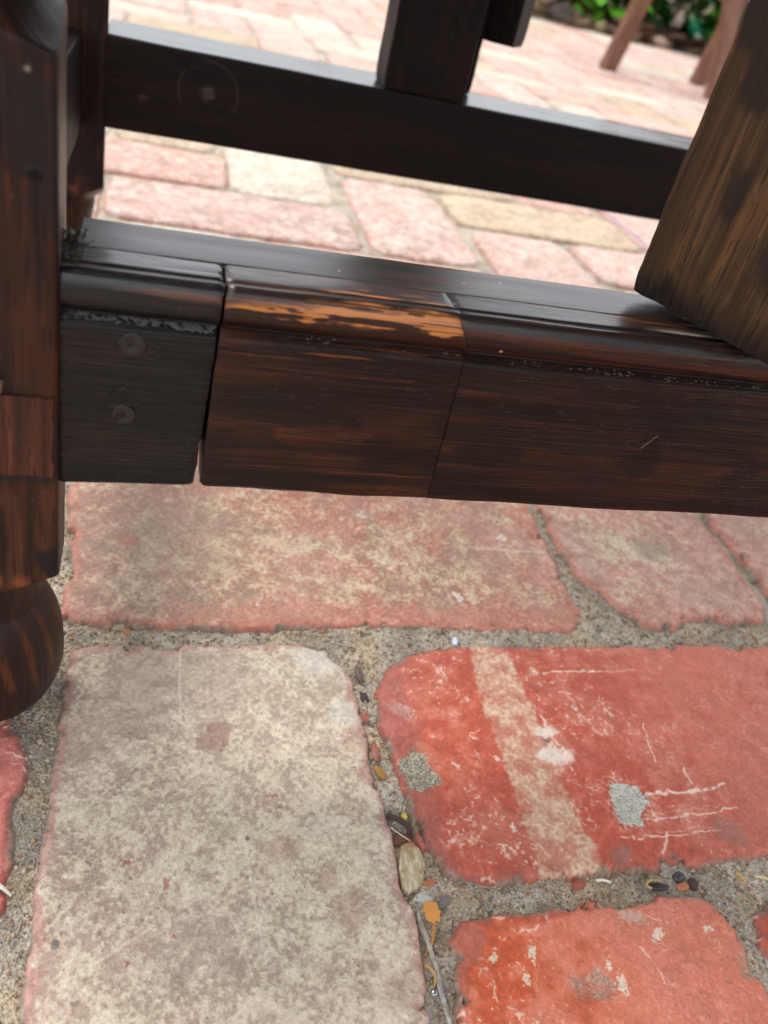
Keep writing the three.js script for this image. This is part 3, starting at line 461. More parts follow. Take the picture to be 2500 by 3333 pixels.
{
  const P = resample(roundRect(-0.2106, -0.1912, 0.113, 0.1642, 0.0012, 3), 0.0022);
  const xs = [...steps(-0.0195, 0.19, 0.0025), ...steps(0.2, 0.6, 0.05)];
  const stretcher = mesh('stretcher', sweep(P, xs, (z, y, x) => [x, y, z], { uvOf: (q) => [(q[0] + 0.025) / 0.35, (-0.191 - q[2]) / 0.04 + (q[1] < 0.16 ? 0.5 : 0)], amp: 0.00022, freq: [30, 200], seed: 71 }), railMatTop, table);
  stretcher.userData.label = 'moulded front stretcher pieced from three facing blocks';
  const bead = []; for (let k = 0; k <= 14; k++) { const t = (-72 + k / 14 * 232) * Math.PI / 180; bead.push([-0.1771 + 0.0030 * Math.cos(t), 0.1606 + 0.0049 * Math.sin(t)]); }
  const prof = [[-0.1908, 0.1108], [-0.178, 0.1092], [-0.1753, 0.1093], [-0.1743, 0.1099], [-0.174, 0.1110], [-0.174, 0.1528], [-0.1743, 0.1534], [-0.1752, 0.1542], [-0.1764, 0.1550], [-0.1771, 0.1553], ...bead, [-0.1796, 0.1612], [-0.1804, 0.1610], [-0.1809, 0.1618], [-0.1812, 0.1640], [-0.1817, 0.1646], [-0.1903, 0.16465], [-0.1908, 0.1641]];
  const P2 = resample(prof, 0.0011);
  // arc length of the outline, measured from its start: the flat face is 0.017 to 0.058, the bead 0.062 to 0.078, the top 0.079 to 0.089
  const cut1 = (y) => mix(0.0099, 0.01255, clamp((y - 0.1105) / 0.046, 0, 1.2)) + 0.0005 * (vn(y * 350, 3, 91) - 0.5), cut2 = (y) => 0.0738 + 0.0011 * clamp((0.156 - y) / 0.045, -0.3, 1) - 0.0032 * ss(0.157, 0.1645, y);
  const ends = [[() => -0.0229, (y) => cut1(y)], [(y) => cut1(y) + 0.0008 + 0.0009 * ss(0.14, 0.111, y), (y, z) => cut2(y) - 0.00008], [(y) => cut2(y) + 0.00008, () => 0.6]];
  const L3 = [0.04, 0.075, 0.14], AR = 0.105;
  const topGloss = (x, s) => 0.0 + 0.65 * ss(0.0705, 0.074, s) * (0.6 + 0.5 * vn(x * 60, s * 200, 71)) + 0.28 * ss(0.066, 0.0695, s);
  const beadWear = (lo, hi) => (x, s, c, o) => {
    const u = x + 0.0085, n = fb(x * 24, s * 1300, 501, 4), n2 = fb(x * 160, s * 500, 502, 3), reg = ss(lo, lo + 0.012, u) * ss(hi + 0.002, hi - 0.004, u);
    const wear = reg * ss(0.0690, 0.0702, s + 0.003 * (n2 - 0.5)) * ss(0.0768, 0.0742, s + 0.004 * (n2 - 0.5) + 0.0025 * ss(0.05, 0.02, u));
    const k = ss(0.505, 0.55, n * 0.58 + n2 * 0.42 + 0.07 * ss(0.02, 0.06, u) - 0.05 * ss(0.072, 0.069, s)) * wear;
    mix3(c, [0.82, 0.52, 0.265], clamp(k * 0.92) * (1 - 0.7 * ss(0.6, 0.72, vn(x * 50, s * 4200, 505)))); o[3] -= 0.35 * k;
    const wt = reg * ss(0.0830, 0.0840, s) * ss(0.0925, 0.089, s) * ss(0.016, 0.05, u), k2 = ss(0.49, 0.56, n * 0.7 + n2 * 0.35) * wt;
    mix3(c, [0.80, 0.49, 0.23], clamp(k2 * 0.9)); o[3] -= 0.25 * k2;
    mix3(c, [0.60, 0.31, 0.13], 0.7 * reg * ss(0.0022, 0.0006, Math.abs(s - 0.0582)) * ss(0.52, 0.6, fb(x * 60, s * 900, 503, 3)));
  };
  const mats = [
    woodMat(420, 960, L3[0], AR, { ...BLACK, dark: [0.075, 0.068, 0.070], mid: [0.11, 0.090, 0.085], warm: [0.22, 0.13, 0.10], seed: 1700, rough: 0.38, bump: 0.0008, spec: 0.5, gloss: topGloss }, (x, s, c, o) => {
      const n = fb(x * 30, s * 900, 511, 3); if (s > 0.0635 && s < 0.0805) mix3(c, [0.46, 0.235, 0.13], 0.7 * ss(0.5, 0.64, n) * ss(0.008, 0.026, x) * ss(0.0675, 0.07, s));
      mix3(c, [0.26, 0.13, 0.10], 0.8 * (1 - ss(0.004, 0.0055, Math.hypot((x - 0.004) * 0.7, s - 0.0897) + 0.003 * (fb(x * 300, s * 300, 512, 3) - 0.5))));
      const cr = 1 - ss(0.0001, 0.0003, Math.abs(s - 0.0893 - (x - 0.004) * 0.10 + 0.0004 * (vn(x * 300, 1, 5) - 0.5))); mix3(c, [0.03, 0.03, 0.03], cr * ss(0.017, 0.014, x)); o[3] -= cr * 0.7 * ss(0.017, 0.014, x);
      const arc = (cx, cs, R, a0, w) => { const d = Math.hypot(x - cx, s - cs), a = Math.atan2(s - cs, x - cx); return (1 - ss(0.0001, 0.0006, Math.abs(d - R))) * ss(w, w * 0.6, Math.abs(a - a0)); }; o[3] += 1.0 * arc(0.0174, 0.0551, 0.0036, 2.0, 1.3) - 0.8 * arc(0.0160, 0.0425, 0.0028, 2.6, 1.2);
      for (const [a, b, e, f] of [[0.0213, 0.0545, 0.0236, 0.0557], [0.0208, 0.0528, 0.0236, 0.0540], [0.0120, 0.0392, 0.0192, 0.0404]]) { const q = segDist(x, s, a, b, e, f) + 0.0003 * (n - 0.4); o[3] += 0.8 * (1 - ss(0.0001, 0.0004, q)); mix3(c, [0.30, 0.27, 0.26], 0.4 * (1 - ss(0.0001, 0.0003, q))); }
      const gouge = 1 - ss(0.0001, 0.0004, segDist(x, s, 0.0115, 0.0325, 0.0165, 0.0345) + 0.0003 * n); o[3] -= gouge;
    }),
    woodMat(640, 900, L3[1], AR, { ...DARK, dark: [0.12, 0.078, 0.068], mid: [0.225, 0.125, 0.088], warm: [0.38, 0.195, 0.105], heat: 0.75, seed: 1720, rough: 0.42, bump: 0.0007, gloss: topGloss }, beadWear(0.006, 0.0735 + 0.0)),
    woodMat(1100, 760, L3[2], AR, { ...DARK, dark: [0.11, 0.075, 0.067], mid: [0.20, 0.115, 0.088], warm: [0.32, 0.165, 0.10], heat: 0.55, seed: 1740, rough: 0.44, bump: 0.0007, gloss: topGloss }, (x, s, c, o) => {
      const n = fb(x * 20, s * 1000, 521, 4), n2 = fb(x * 130, s * 300, 522, 3);
      if (s > 0.0635 && s < 0.0805) mix3(c, [0.36, 0.185, 0.125], 0.6 * ss(0.42, 0.6, n));
      mix3(c, [0.66, 0.37, 0.18], 0.9 * ss(0.54, 0.62, n) * ss(0.0028, 0.001, Math.abs(s - 0.0768)) * ss(0.05, 0.0, x)); mix3(c, [0.55, 0.32, 0.18], 0.6 * ss(0.54, 0.62, n) * ss(0.083, 0.0845, s) * ss(0.03, 0.055, x) * ss(0.085, 0.07, x));
      const sc = ss(0.050, 0.064, x) * ss(0.083, 0.084, s) * ss(0.093, 0.0885, s), k = ss(0.52, 0.6, fb(x * 34 + s * 500, s * 1500, 523, 3)) * sc; mix3(c, [0.72, 0.66, 0.58], k * 0.85);
      mix3(c, [0.85, 0.72, 0.45], 1 - ss(0.0003, 0.0006, Math.hypot(x - 0.0115, s - 0.0668)));
      const hair = 1 - ss(0.0001, 0.00022, segDist(x, s, 0.063, 0.0395, 0.0665, 0.044)); mix3(c, [0.5, 0.46, 0.41], hair * 0.8);
      mix3(c, [0.52, 0.26, 0.13], 0.8 * ss(0.0165, 0.0135, s) * ss(0.055, 0.06, x) * ss(0.085, 0.075, x) * ss(0.4, 0.55, n));
    })];
  ends.forEach(([e0, e1], k) => {
    const len = [0.036, 0.062, 0.53][k], ts = k < 2 ? steps(0, 1, 0.0011 / len) : [...steps(0, 0.21, 0.0012 / len), ...steps(0.24, 1, 0.08)];
    const x0 = [-0.0235, 0.0085, 0.0715][k];
    const g = sweep(P2, ts, (z, y, t) => {
      const xa = e0(y, z), xb = e1(y, z), x = mix(xa, xb, t), lo = 1 - ss(0.1095, 0.1130, y);
      const wave = k === 2 ? 0.0011 * (fb(x * 42, 2, 95, 2) - 0.5) : k === 1 ? 0.0006 * (fb(x * 60, 2, 96, 2) - 0.5) : 0;
      const endDip = k === 0 ? mix(-0.0009, 0.0006, t) + 0.0004 * ss(0.93, 1, t) : k === 1 ? 0.0012 * ss(0.02, 0, t) : 0, e = Math.min(t, 1 - t) * len, soft = (k === 2 || (k === 1 && t > 0.5) ? 0.00022 : 0.0005) * (1 - ss(0, 0.0012, e));
      const up = y > 0.1555 ? 1 : 0;
      return [x, y + lo * (wave + endDip) - up * soft, z - 0.7 * soft - (k === 1 ? 0.00015 : 0)];
    }, { uvOf: (q, s) => [(q[0] - x0) / L3[k], s / AR], amp: 0.00026, freq: [45, 320], seed: 80 + k });
    const b = mesh('facing_block', g, mats[k], stretcher);
    b.userData.label = ['blackened pegged facing block next to the leg', 'facing block with orange worn moulding', 'long facing block running under the gate post'][k];
  });
  { // hard grey wax and dust caked in the step under the moulding
    const r = rng(33), gs = [];
    for (let i = 0; i < 330; i++) {
      const x = i < 190 ? -0.0225 + 0.034 * r() : 0.0125 + 0.17 * r(), q = r(), y = 0.1540 + 0.0010 * q, z = -0.1751 - 0.0013 * q, sz = (i < 190 ? 0.00036 : 0.00026) * (0.4 + 0.9 * r());
      if (fb(x * 110, 3, 44, 2) < (i < 190 ? 0.4 : 0.5)) continue;
      const g = new THREE.IcosahedronGeometry(1, 0); g.deleteAttribute('uv'); g.scale(sz * (1.2 + 1.4 * r()), sz * 0.8, sz); g.rotateZ((r() - 0.5) * 0.6); g.translate(x, y - 0.012 * 0 , z); gs.push(g);
    }
    mesh('wax_residue', mergeGeometries(gs), std({ color: rgb(78, 76, 75), roughness: 0.45 }), stretcher).userData.kind = 'stuff';
  }
  for (const [x, y, r] of [[-0.0061, 0.1495, 0.0032], [-0.0079, 0.1305, 0.003]]) {
    const pts = [[0, 0.00012], [0.6, 0.0002], [0.86, 0.0003], [0.97, 0.0001], [1.02, -0.003]].map(([a, b]) => new THREE.Vector2(a * r, b));
    const g = new THREE.LatheGeometry(pts.reverse(), 28); g.rotateX(Math.PI / 2); const pp = g.attributes.position; for (let i = 0; i < pp.count; i++) { const a = Math.atan2(pp.getY(i), pp.getX(i)), k = 1 + 0.16 * (vn(a * 1.3 + 5, r * 9e3, 8) - 0.5); pp.setX(i, pp.getX(i) * k); pp.setY(i, pp.getY(i) * k); } for (let i = 0; i < pp.count; i++) pp.setZ(i, pp.getZ(i) + 0.0006 * (vn(pp.getX(i) * 500 + 9, pp.getY(i) * 500, 3) - 0.5) + 0.06 * pp.getX(i) * 0.5); g.computeVertexNormals();
    const m = mesh('peg', g, std({ color: rgb(24, 21, 20), roughness: 0.45 }), stretcher); m.position.set(x, y, ZF - 0.00005);
  }
}
// --- rear stretcher
const rearMat = woodMat(1024, 256, 0.4, 0.1, { ...BLACK, gloss: (x, s) => 0.8 * ss(0.0462, 0.0485, s), spec: 0.3 }, (x, s, c, o) => {
  const X = x - 0.04, d = Math.hypot(X - 0.0188, s - 0.0268), a = Math.atan2(s - 0.0268, X - 0.0188);
  const arc = (1 - ss(0.0003, 0.0009, Math.abs(d - 0.0160))) * ss(0.35, 0.6, vn(a * 1.4 + 3, 2, 7)) + 0.6 * (1 - ss(0.0002, 0.0007, Math.abs(d - 0.0142))) * ss(0.45, 0.65, vn(a * 1.4 + 8, 4, 7)); mix3(c, [0.26, 0.23, 0.21], 0.55 * clamp(arc)); o[3] -= 0.4 * clamp(arc);
  mix3(c, [0.30, 0.22, 0.18], 0.6 * ss(0.0055, 0.003, d + 0.003 * (vn(X * 300 + 7, s * 300, 6) - 0.5)) * ss(0.0026, 0.0034, d + 0.002 * (vn(X * 500, s * 500, 4) - 0.5)));
  mix3(c, [0.32, 0.2, 0.16], 0.7 * (1 - ss(0.001, 0.002, Math.hypot((X + 0.0155) * 0.5, s - 0.019))));
});
const rearUv = (q) => [(q[0] + 0.04) / 0.4, (q[1] < 0.1565 ? q[1] - 0.111 : 0.05 + (-0.497 - q[2])) / 0.1];
{
  const g = sweep(resample(roundRect(-0.545, -0.497, 0.1112, 0.1572, 0.0017, 4), 0.003), [...steps(-0.0352, 0.35, 0.006), 0.45, 0.6], (z, y, x) => [x, y, z], { uvOf: rearUv, amp: 0.0003, freq: [18, 60], seed: 88 });
  const rs = mesh('stretcher', g, rearMat, table); rs.userData.label = 'plain square rear stretcher with scribed circles';
  const pg = new RoundedBoxGeometry(0.006, 0.006, 0.003, 2, 0.0008); pg.rotateZ(0.3); const m = mesh('peg', pg, std({ color: rgb(44, 33, 29), roughness: 0.5 }), rs); m.position.set(0.0188, 0.1379, -0.4967);
}
const postMat = woodMat(700, 256, 0.4, 0.1, { ...BLACK, seed: 1380, coat: 0, spec: 0.22, rough: 0.5, bump: 0.0006 });
{ // end stretcher joining the two left legs
  const g = sweep(resample(roundRect(-0.0695, -0.0462, 0.111, 0.157, 0.0016, 3), 0.004), steps(-0.5, -0.215, 0.006), (x, y, z) => [x, y, z], { uvOf: (q) => [(q[2] + 0.6) / 0.4, (q[1] - 0.11 + q[0]) / 0.1], amp: 0.0003, freq: [30, 60], seed: 89 });
  mesh('stretcher', g, postMat, table).userData.label = 'short end stretcher between the two left legs';
}
// --- upright posts, gates, top
const stileMat = woodMat(1300, 420, 0.36, 0.11, { dark: [0.255, 0.172, 0.105], mid: [0.365, 0.25, 0.145], warm: [0.43, 0.31, 0.18], heat: 0.5, seed: 1800, rough: 0.6, bump: 0.0009, spec: 0.4 }, (y, s, c, o) => {
  const n = fb(y * 18, s * 1500, 531, 4), b = fb(y * 40, s * 60, 532, 3); mix3(c, [0.13, 0.10, 0.08], 0.4 * ss(0.5, 0.66, n));
  mix3(c, [0.12, 0.095, 0.08], 0.7 * ss(0.50, 0.64, b + 0.12 * ss(0.03, 0.005, s))); mix3(c, [0.08, 0.07, 0.07], 0.8 * ss(0.012, 0.0, y + 0.012 * (n - 0.5)));
  const cr = 1 - ss(0.0001, 0.0004, polyLineDist(y, s, [[0.052, 0.034], [0.060, 0.037], [0.058, 0.044], [0.066, 0.05]]) + 0.0004 * n); mix3(c, [0.04, 0.03, 0.03], cr * 0.9); o[3] -= cr * 0.6;
  mix3(c, [0.50, 0.29, 0.15], 0.8 * ss(0.0016, 0.0006, Math.min(s, Math.abs(s - 0.109))) * ss(0.4, 0.6, vn(y * 90, 4, 6)));
});
const postSweep = (w, t, y0, y1, place, seed, opts = {}) => sweep(resample(roundRect(0, w, 0, t, 0.0012, 4), 0.0025), [...steps(y0, y0 + 0.1, 0.0025), ...steps(y0 + 0.11, y1, 0.05)], (a, b, y) => { const e = 1 - ss(y0, y0 + 0.006, y), k = 0.0006 * e * e, q = [mix(k, w - k, a / w), mix(k, t - k, b / t)]; return place(q[0], q[1], y + 0.0006 * e * (vn(a * 300, b * 300, seed) - 0.5)); }, { amp: 0.0004, freq: [25, 90], seed, ...opts });
{
  const U = [0.4594, 0.8882], N = [0.8882, -0.4594], P0 = [0.1303, -0.2052];
  const place = (a, b, y) => [P0[0] + U[0] * a + N[0] * b, y, P0[1] + U[1] * a + N[1] * b];
  const st = mesh('gate_post', postSweep(0.054, 0.027, 0.1671, 0.585, place, 61, { uvOf: (q, s, S, y, p) => [(y - 0.165) / 0.36, (p[0] + (p[1] > 0.002 ? p[1] : 0)) / 0.11] }), stileMat, table);
  st.userData.label = 'brown swung-out gate post standing on the front stretcher';
  const rail = (y0, y1) => sweep(resample(roundRect(0.003, 0.024, y0, y1, 0.002, 3), 0.01), steps(0.0545, 0.40, 0.02), (b, y, a) => place(a, b, y), { uvOf: (q, s, S, a) => [a / 0.36, s / 0.11] });
  mesh('gate_rail', rail(0.235, 0.275), stileMat, table); mesh('gate_rail', rail(0.53, 0.57), stileMat, table);
  const gl = mesh('gate_leg', legGeo, plainLeg, table); const p = place(0.425, 0.0135, 0); gl.position.set(p[0], 0, p[2]); gl.rotation.y = -1.093 + Math.PI;
}
{
  const place = (a, b, y) => [0.1146 + a, y, -0.4975 - b];
  const uvOf = (q, s, S, y, p) => [(y - 0.15) / 0.4, s / S];
  mesh('gate_post', postSweep(0.0488, 0.028, 0.1577, 0.585, place, 63, { uvOf }), postMat, table).userData.label = 'black upright post lapped onto the rear stretcher';
  const ca = Math.cos(0.62), sa = Math.sin(0.62), pl2 = (a, b, y) => [0.1695 + ca * a + sa * b, y, -0.5365 + sa * a - ca * b];
  mesh('gate_post', postSweep(0.028, 0.024, 0.188, 0.585, pl2, 64, { uvOf }), postMat, table).userData.label = 'short black post hanging behind the rear upright';
  const pin = postSweep(0.009, 0.009, 0.1577, 0.19, (a, b, y) => [0.1685 + a, y, -0.532 - b], 65, { uvOf }); mesh('pivot_pin', pin, postMat, table);
}
{
  const board = (x0, x1, z0, z1, y0, y1) => { const g = new RoundedBoxGeometry(x1 - x0, y1 - y0, z1 - z0, 3, 0.006); g.translate((x0 + x1) / 2, (y0 + y1) / 2, (z0 + z1) / 2); const p = g.attributes.position, uv = g.attributes.uv; for (let i = 0; i < p.count; i++) uv.setXY(i, p.getX(i) / 0.35, p.getZ(i) / 0.11 + p.getY(i) * 3); return g; };
  mesh('apron', board(-0.02, 0.6, -0.205, -0.185, 0.585, 0.689), postMat, table); mesh('apron', board(-0.03, 0.6, -0.53, -0.51, 0.585, 0.689), postMat, table);
  mesh('apron', board(-0.055, -0.035, -0.496, -0.221, 0.585, 0.689), postMat, table); mesh('apron', board(0.615, 0.635, -0.496, -0.221, 0.585, 0.689), postMat, table);
  mesh('tabletop', board(-0.12, 0.7, -0.585, -0.135, 0.69, 0.712), stileMat, table); mesh('table_leaf', board(-0.12, 0.7, -0.133, 0.36, 0.69, 0.712), stileMat, table);
}
// ---------------------------------------------------------------- the stool on the far side of the patio
const stoolMat = woodMat(512, 128, 0.5, 0.12, { dark: [0.43, 0.30, 0.24], mid: [0.55, 0.40, 0.33], warm: [0.58, 0.42, 0.31], heat: 0.5, seed: 1900, rough: 0.6, bump: 0.0005 });
const redWood = woodMat(256, 128, 0.5, 0.12, { dark: [0.30, 0.13, 0.09], mid: [0.40, 0.18, 0.11], warm: [0.46, 0.24, 0.14], heat: 0.5, seed: 1950, rough: 0.5, bump: 0.0005 });
function bar(a, b, w, t, spin = 0) {           // a squared bar from a to b, w by t thick
  const A = new THREE.Vector3(...a), B = new THREE.Vector3(...b), d = B.clone().sub(A), len = d.length(); d.normalize();
  const side = new THREE.Vector3(Math.cos(spin), 0, Math.sin(spin)); side.addScaledVector(d, -side.dot(d)).normalize(); const out = new THREE.Vector3().crossVectors(d, side);
  return sweep(resample(roundRect(-w / 2, w / 2, -t / 2, t / 2, Math.min(w, t) * 0.12, 3), 0.012), steps(0, len, 0.03), (p, q, s) => [A.x + d.x * s + side.x * p + out.x * q, A.y + d.y * s + side.y * p + out.y * q, A.z + d.z * s + side.z * p + out.z * q], { uvOf: (q, s, S, t2) => [t2 / 0.5, s / 0.12] });
}
{
  const C = [1.4945, -2.3825], st = thing('stool', 'brown folding wooden stool with crossed square legs in front of the planted bed', 'stool', C[0], 0, C[1]);
  const N = [0.33, 0.94], legs = [[1.18, -2.40, 0.103], [1.55, -2.53, 0.07], [1.438, -2.235, -0.119], [1.81, -2.365, -0.119]].map(([x, z, k]) => [[x - C[0], 0, z - C[1]], [x - C[0] + N[0] * k, 0.43, z - C[1] + N[1] * k]]);
  legs.forEach(([a, b], i) => mesh('leg', bar(a, b, i < 2 ? 0.048 : 0.054, 0.03, -0.35), stoolMat, st));
  const at = (i, y) => legs[i][0].map((v, q) => mix(v, legs[i][1][q], y / 0.43));
  for (const [i, j] of [[0, 1], [2, 3]]) { mesh('rail', bar(at(i, 0.262), at(j, 0.262), 0.02, 0.045, 1.2), redWood, st); mesh('rail', bar(at(i, 0.415), at(j, 0.415), 0.02, 0.045, 1.2), stoolMat, st); }
  const seat = new RoundedBoxGeometry(0.44, 0.03, 0.36, 3, 0.01); seat.rotateY(0.338); mesh('seat', seat, stoolMat, st).position.y = 0.445;
}

// ---------------------------------------------------------------- the planted bed
{
  const g = gridGeometry(150, 40, (i, j) => { const x = -4 + i * 0.06, z = bedEdge(x) - 0.01 - j * 0.09, e = Math.min(1, j / 2); return [x, -0.012 + e * (0.03 + 0.05 * fb(x * 5, z * 5, 45, 3)), z, x, z]; }, false);
  const a = g.index.array; for (let k = 0; k < a.length; k += 3) { const t = a[k]; a[k] = a[k + 1]; a[k + 1] = t; }
  g.computeVertexNormals(); mesh('garden_bed', g, soilMat, scene).userData.kind = 'structure';
}
function leafGeo(len, wid, droop, fold, seed, lobes = 0) {          // a leaf along +z, bent down at its tip, folded along the midrib
  const nx = 7, nz = 12;
  const g = gridGeometry(nx, nz, (i, j) => {
    const v = j / (nz - 1), u = i / (nx - 1) * 2 - 1, w = wid / 2 * Math.pow(Math.sin(Math.PI * Math.pow(v, 0.75)), 0.8) * (1 + lobes * 0.35 * Math.cos(v * 22)) + 0.0008;
    return [u * w, -droop * len * v * v + fold * Math.abs(u) * w + 0.006 * (vn(u * 2 + seed, v * 6, seed) - 0.5), v * len, i / (nx - 1), v];
  });
  g.computeVertexNormals(); return g;
}
const leafMat = (r, g, b, k) => {
  const t = makeMaps(64, 128, (u, v, o) => { const mid = ss(0.05, 0.0, Math.abs(u - 0.5)), side = ss(0.15, 0, Math.abs(((v * 9 + Math.abs(u - 0.5) * 5) % 1) - 0.5)), n = fb(u * 6, v * 14, k, 3); const q = 0.8 + 0.4 * n; o[0] = r * q + 0.12 * mid; o[1] = g * q + 0.10 * mid; o[2] = b * q + 0.04 * mid; o[3] = 0.5 - 0.4 * mid - 0.15 * side; });
  return new THREE.MeshPhysicalMaterial({ map: t.map, bumpMap: t.bump, bumpScale: 0.001, roughness: 0.55, specularIntensity: 0.45, side: THREE.DoubleSide });
};
const LEAF = { dark: leafMat(0.13, 0.37, 0.12, 1), mid: leafMat(0.32, 0.56, 0.11, 2), lime: leafMat(0.48, 0.70, 0.12, 3), deep: leafMat(0.08, 0.28, 0.11, 4) };
const LG = { strap: leafGeo(0.36, 0.075, 0.5, 0.25, 1), broad: leafGeo(0.18, 0.10, 0.35, 0.2, 2), lobe: leafGeo(0.10, 0.085, 0.3, 0.12, 3, 1), big: leafGeo(0.26, 0.14, 0.5, 0.18, 4) };
const stemMat = std({ color: rgb(70, 78, 40), roughness: 0.7 });
function plant(name, label, x, z, seed, kinds, n, h, spread, group) {
  const r = rng(seed), p = thing(name, label, 'plant', x, 0.02, z, group), stems = [];
  for (let i = 0; i < n; i++) {
    const [lg, lm, tilt] = kinds[i % kinds.length], a = r() * Math.PI * 2, y = h * Math.pow(r(), 0.8), q = spread * (0.25 + 0.6 * r()) * (1 - 0.5 * y / h);
    const m = mesh('leaf', LG[lg], LEAF[lm], p); m.position.set(Math.cos(a) * q, y, Math.sin(a) * q); m.rotation.set(-(tilt + 0.5 * (r() - 0.5)), Math.PI / 2 - a + (r() - 0.5) * 0.8, (r() - 0.5) * 0.7, 'YXZ'); const s = 0.75 + 0.55 * r(); m.scale.set(s, s, s);
    if (i % 3 === 0) stems.push(new THREE.TubeGeometry(new THREE.CatmullRomCurve3([new THREE.Vector3(0, -0.03, 0), new THREE.Vector3(Math.cos(a) * q * 0.35, y * 0.6, Math.sin(a) * q * 0.35), new THREE.Vector3(Math.cos(a) * q, y, Math.sin(a) * q)]), 8, 0.004, 5));
  }
  mesh('stem', mergeGeometries(stems), stemMat, p);
}
plant('leafy_plant', 'small bright green plant with lobed leaves at the left end of the greenery', 1.74, -3.86, 31, [['lobe', 'lime', 0.2], ['lobe', 'mid', 0.0], ['broad', 'mid', 0.1]], 34, 0.26, 0.17);
plant('strap_leaf_plant', 'dark green strap leaved plant just right of the stool leg', 2.06, -3.90, 32, [['strap', 'dark', 0.7], ['strap', 'deep', 0.4], ['big', 'dark', 0.5]], 30, 0.34, 0.16);
plant('strap_leaf_plant', 'mid green arching plant behind the green bottle', 2.27, -3.98, 33, [['strap', 'mid', 0.9], ['strap', 'dark', 0.6], ['big', 'mid', 0.6]], 26, 0.38, 0.15);
plant('broad_leaf_plant', 'yellow green broad leaved plant to the right of the green bottle', 2.50, -3.97, 34, [['big', 'lime', 0.7], ['big', 'mid', 0.5], ['strap', 'mid', 0.8]], 26, 0.42, 0.2);
[[1.62, -4.25], [2.0, -4.3], [2.4, -4.4], [2.8, -4.35], [3.2, -4.4], [1.2, -4.35], [0.8, -4.25], [0.35, -4.3], [-0.1, -4.3], [-0.6, -4.2], [3.0, -4.05]].forEach(([x, z], i) =>
  plant('shrub', ['low dark leaved shrub in the back row of the planted bed', 'low lime and green shrub in the back row of the planted bed'][i % 2], x, z, 50 + i, i % 2 ? [['big', 'mid', 0.3], ['big', 'dark', 0.1], ['broad', 'lime', 0.3]] : [['big', 'dark', 0.3], ['strap', 'deep', 0.5], ['big', 'deep', 0.1]], 36, 0.42 + 0.2 * ((i * 7) % 4) / 4, 0.3, ['dark shrubs in the back row', 'lime and green shrubs in the back row'][i % 2]));
{ // dry leaves and bits lying on the bed, and a few stones along its edge
  const r = rng(9), gs = [[], [], []], g0 = LG.lobe;
  for (let i = 0; i < 300; i++) { const x = 0.7 + 2.2 * r(), z = bedEdge(x) + 0.04 - 0.5 * Math.pow(r(), 1.3), g = g0.clone(); const s = 0.5 + 0.7 * r(); g.scale(s, s, s); g.rotateX((r() - 0.5) * 1.2); g.rotateZ((r() - 0.5) * 1.2); g.rotateY(r() * 6.3); g.translate(x, 0.02 + 0.035 * r(), z); gs[Math.floor(r() * 3)].push(g); }
  const litter = thing('leaf_litter', 'brown dry leaf litter along the edge of the planted bed', 'leaf litter'); litter.userData.kind = 'stuff';
  [[78, 52, 32], [98, 68, 42], [46, 34, 26]].forEach((c, k) => mesh('dry_leaf', mergeGeometries(gs[k]), std({ color: rgb(...c), side: THREE.DoubleSide, roughness: 0.85 }), litter).userData.kind = 'stuff');
}
function lump(r0, seed, sx = 1, sy = 1, sz = 1, det = 3, amt = 0.35) {
  let g = mergeVertices(new THREE.IcosahedronGeometry(1, det).deleteAttribute('normal').deleteAttribute('uv')); const p = g.attributes.position;
  for (let i = 0; i < p.count; i++) { const x = p.getX(i), y = p.getY(i), z = p.getZ(i), k = r0 * (1 + amt * (fb(x * 1.6 + seed * 3.1 + 8, y * 1.6 + z * 1.9 + 8, seed, 3) - 0.5) * 2); p.setXYZ(i, x * k * sx, y * k * sy, z * k * sz); }
  if (amt >= 0.35 && det < 4 && r0 < 0.0025) g = g.toNonIndexed();
  g.computeVertexNormals(); return g;
}
const matte = (r, g, b, rough = 0.8) => std({ color: rgb(r, g, b), roughness: rough });
[[1.62, 0.05, 'pale tan stone at the bed edge left of the stool leg', 150, 128, 92], [1.73, 0.04, 'low cream stone at the bed edge beside the bright green plant', 176, 156, 116], [2.02, 0.035, 'small pinkish stone at the bed edge right of the stool leg', 150, 126, 106], [1.42, 0.06, 'large brown stone among the dry leaves', 112, 88, 62]].forEach(([x, s, l, a, b, c], i) => { const m = solo('stone', lump(s, 20 + i, 1.3, 0.6, 1), matte(a, b, c), l, 'stone'); m.position.set(x, s * 0.35, bedEdge(x) - 0.02 - (i === 3 ? 0.12 : 0)); });
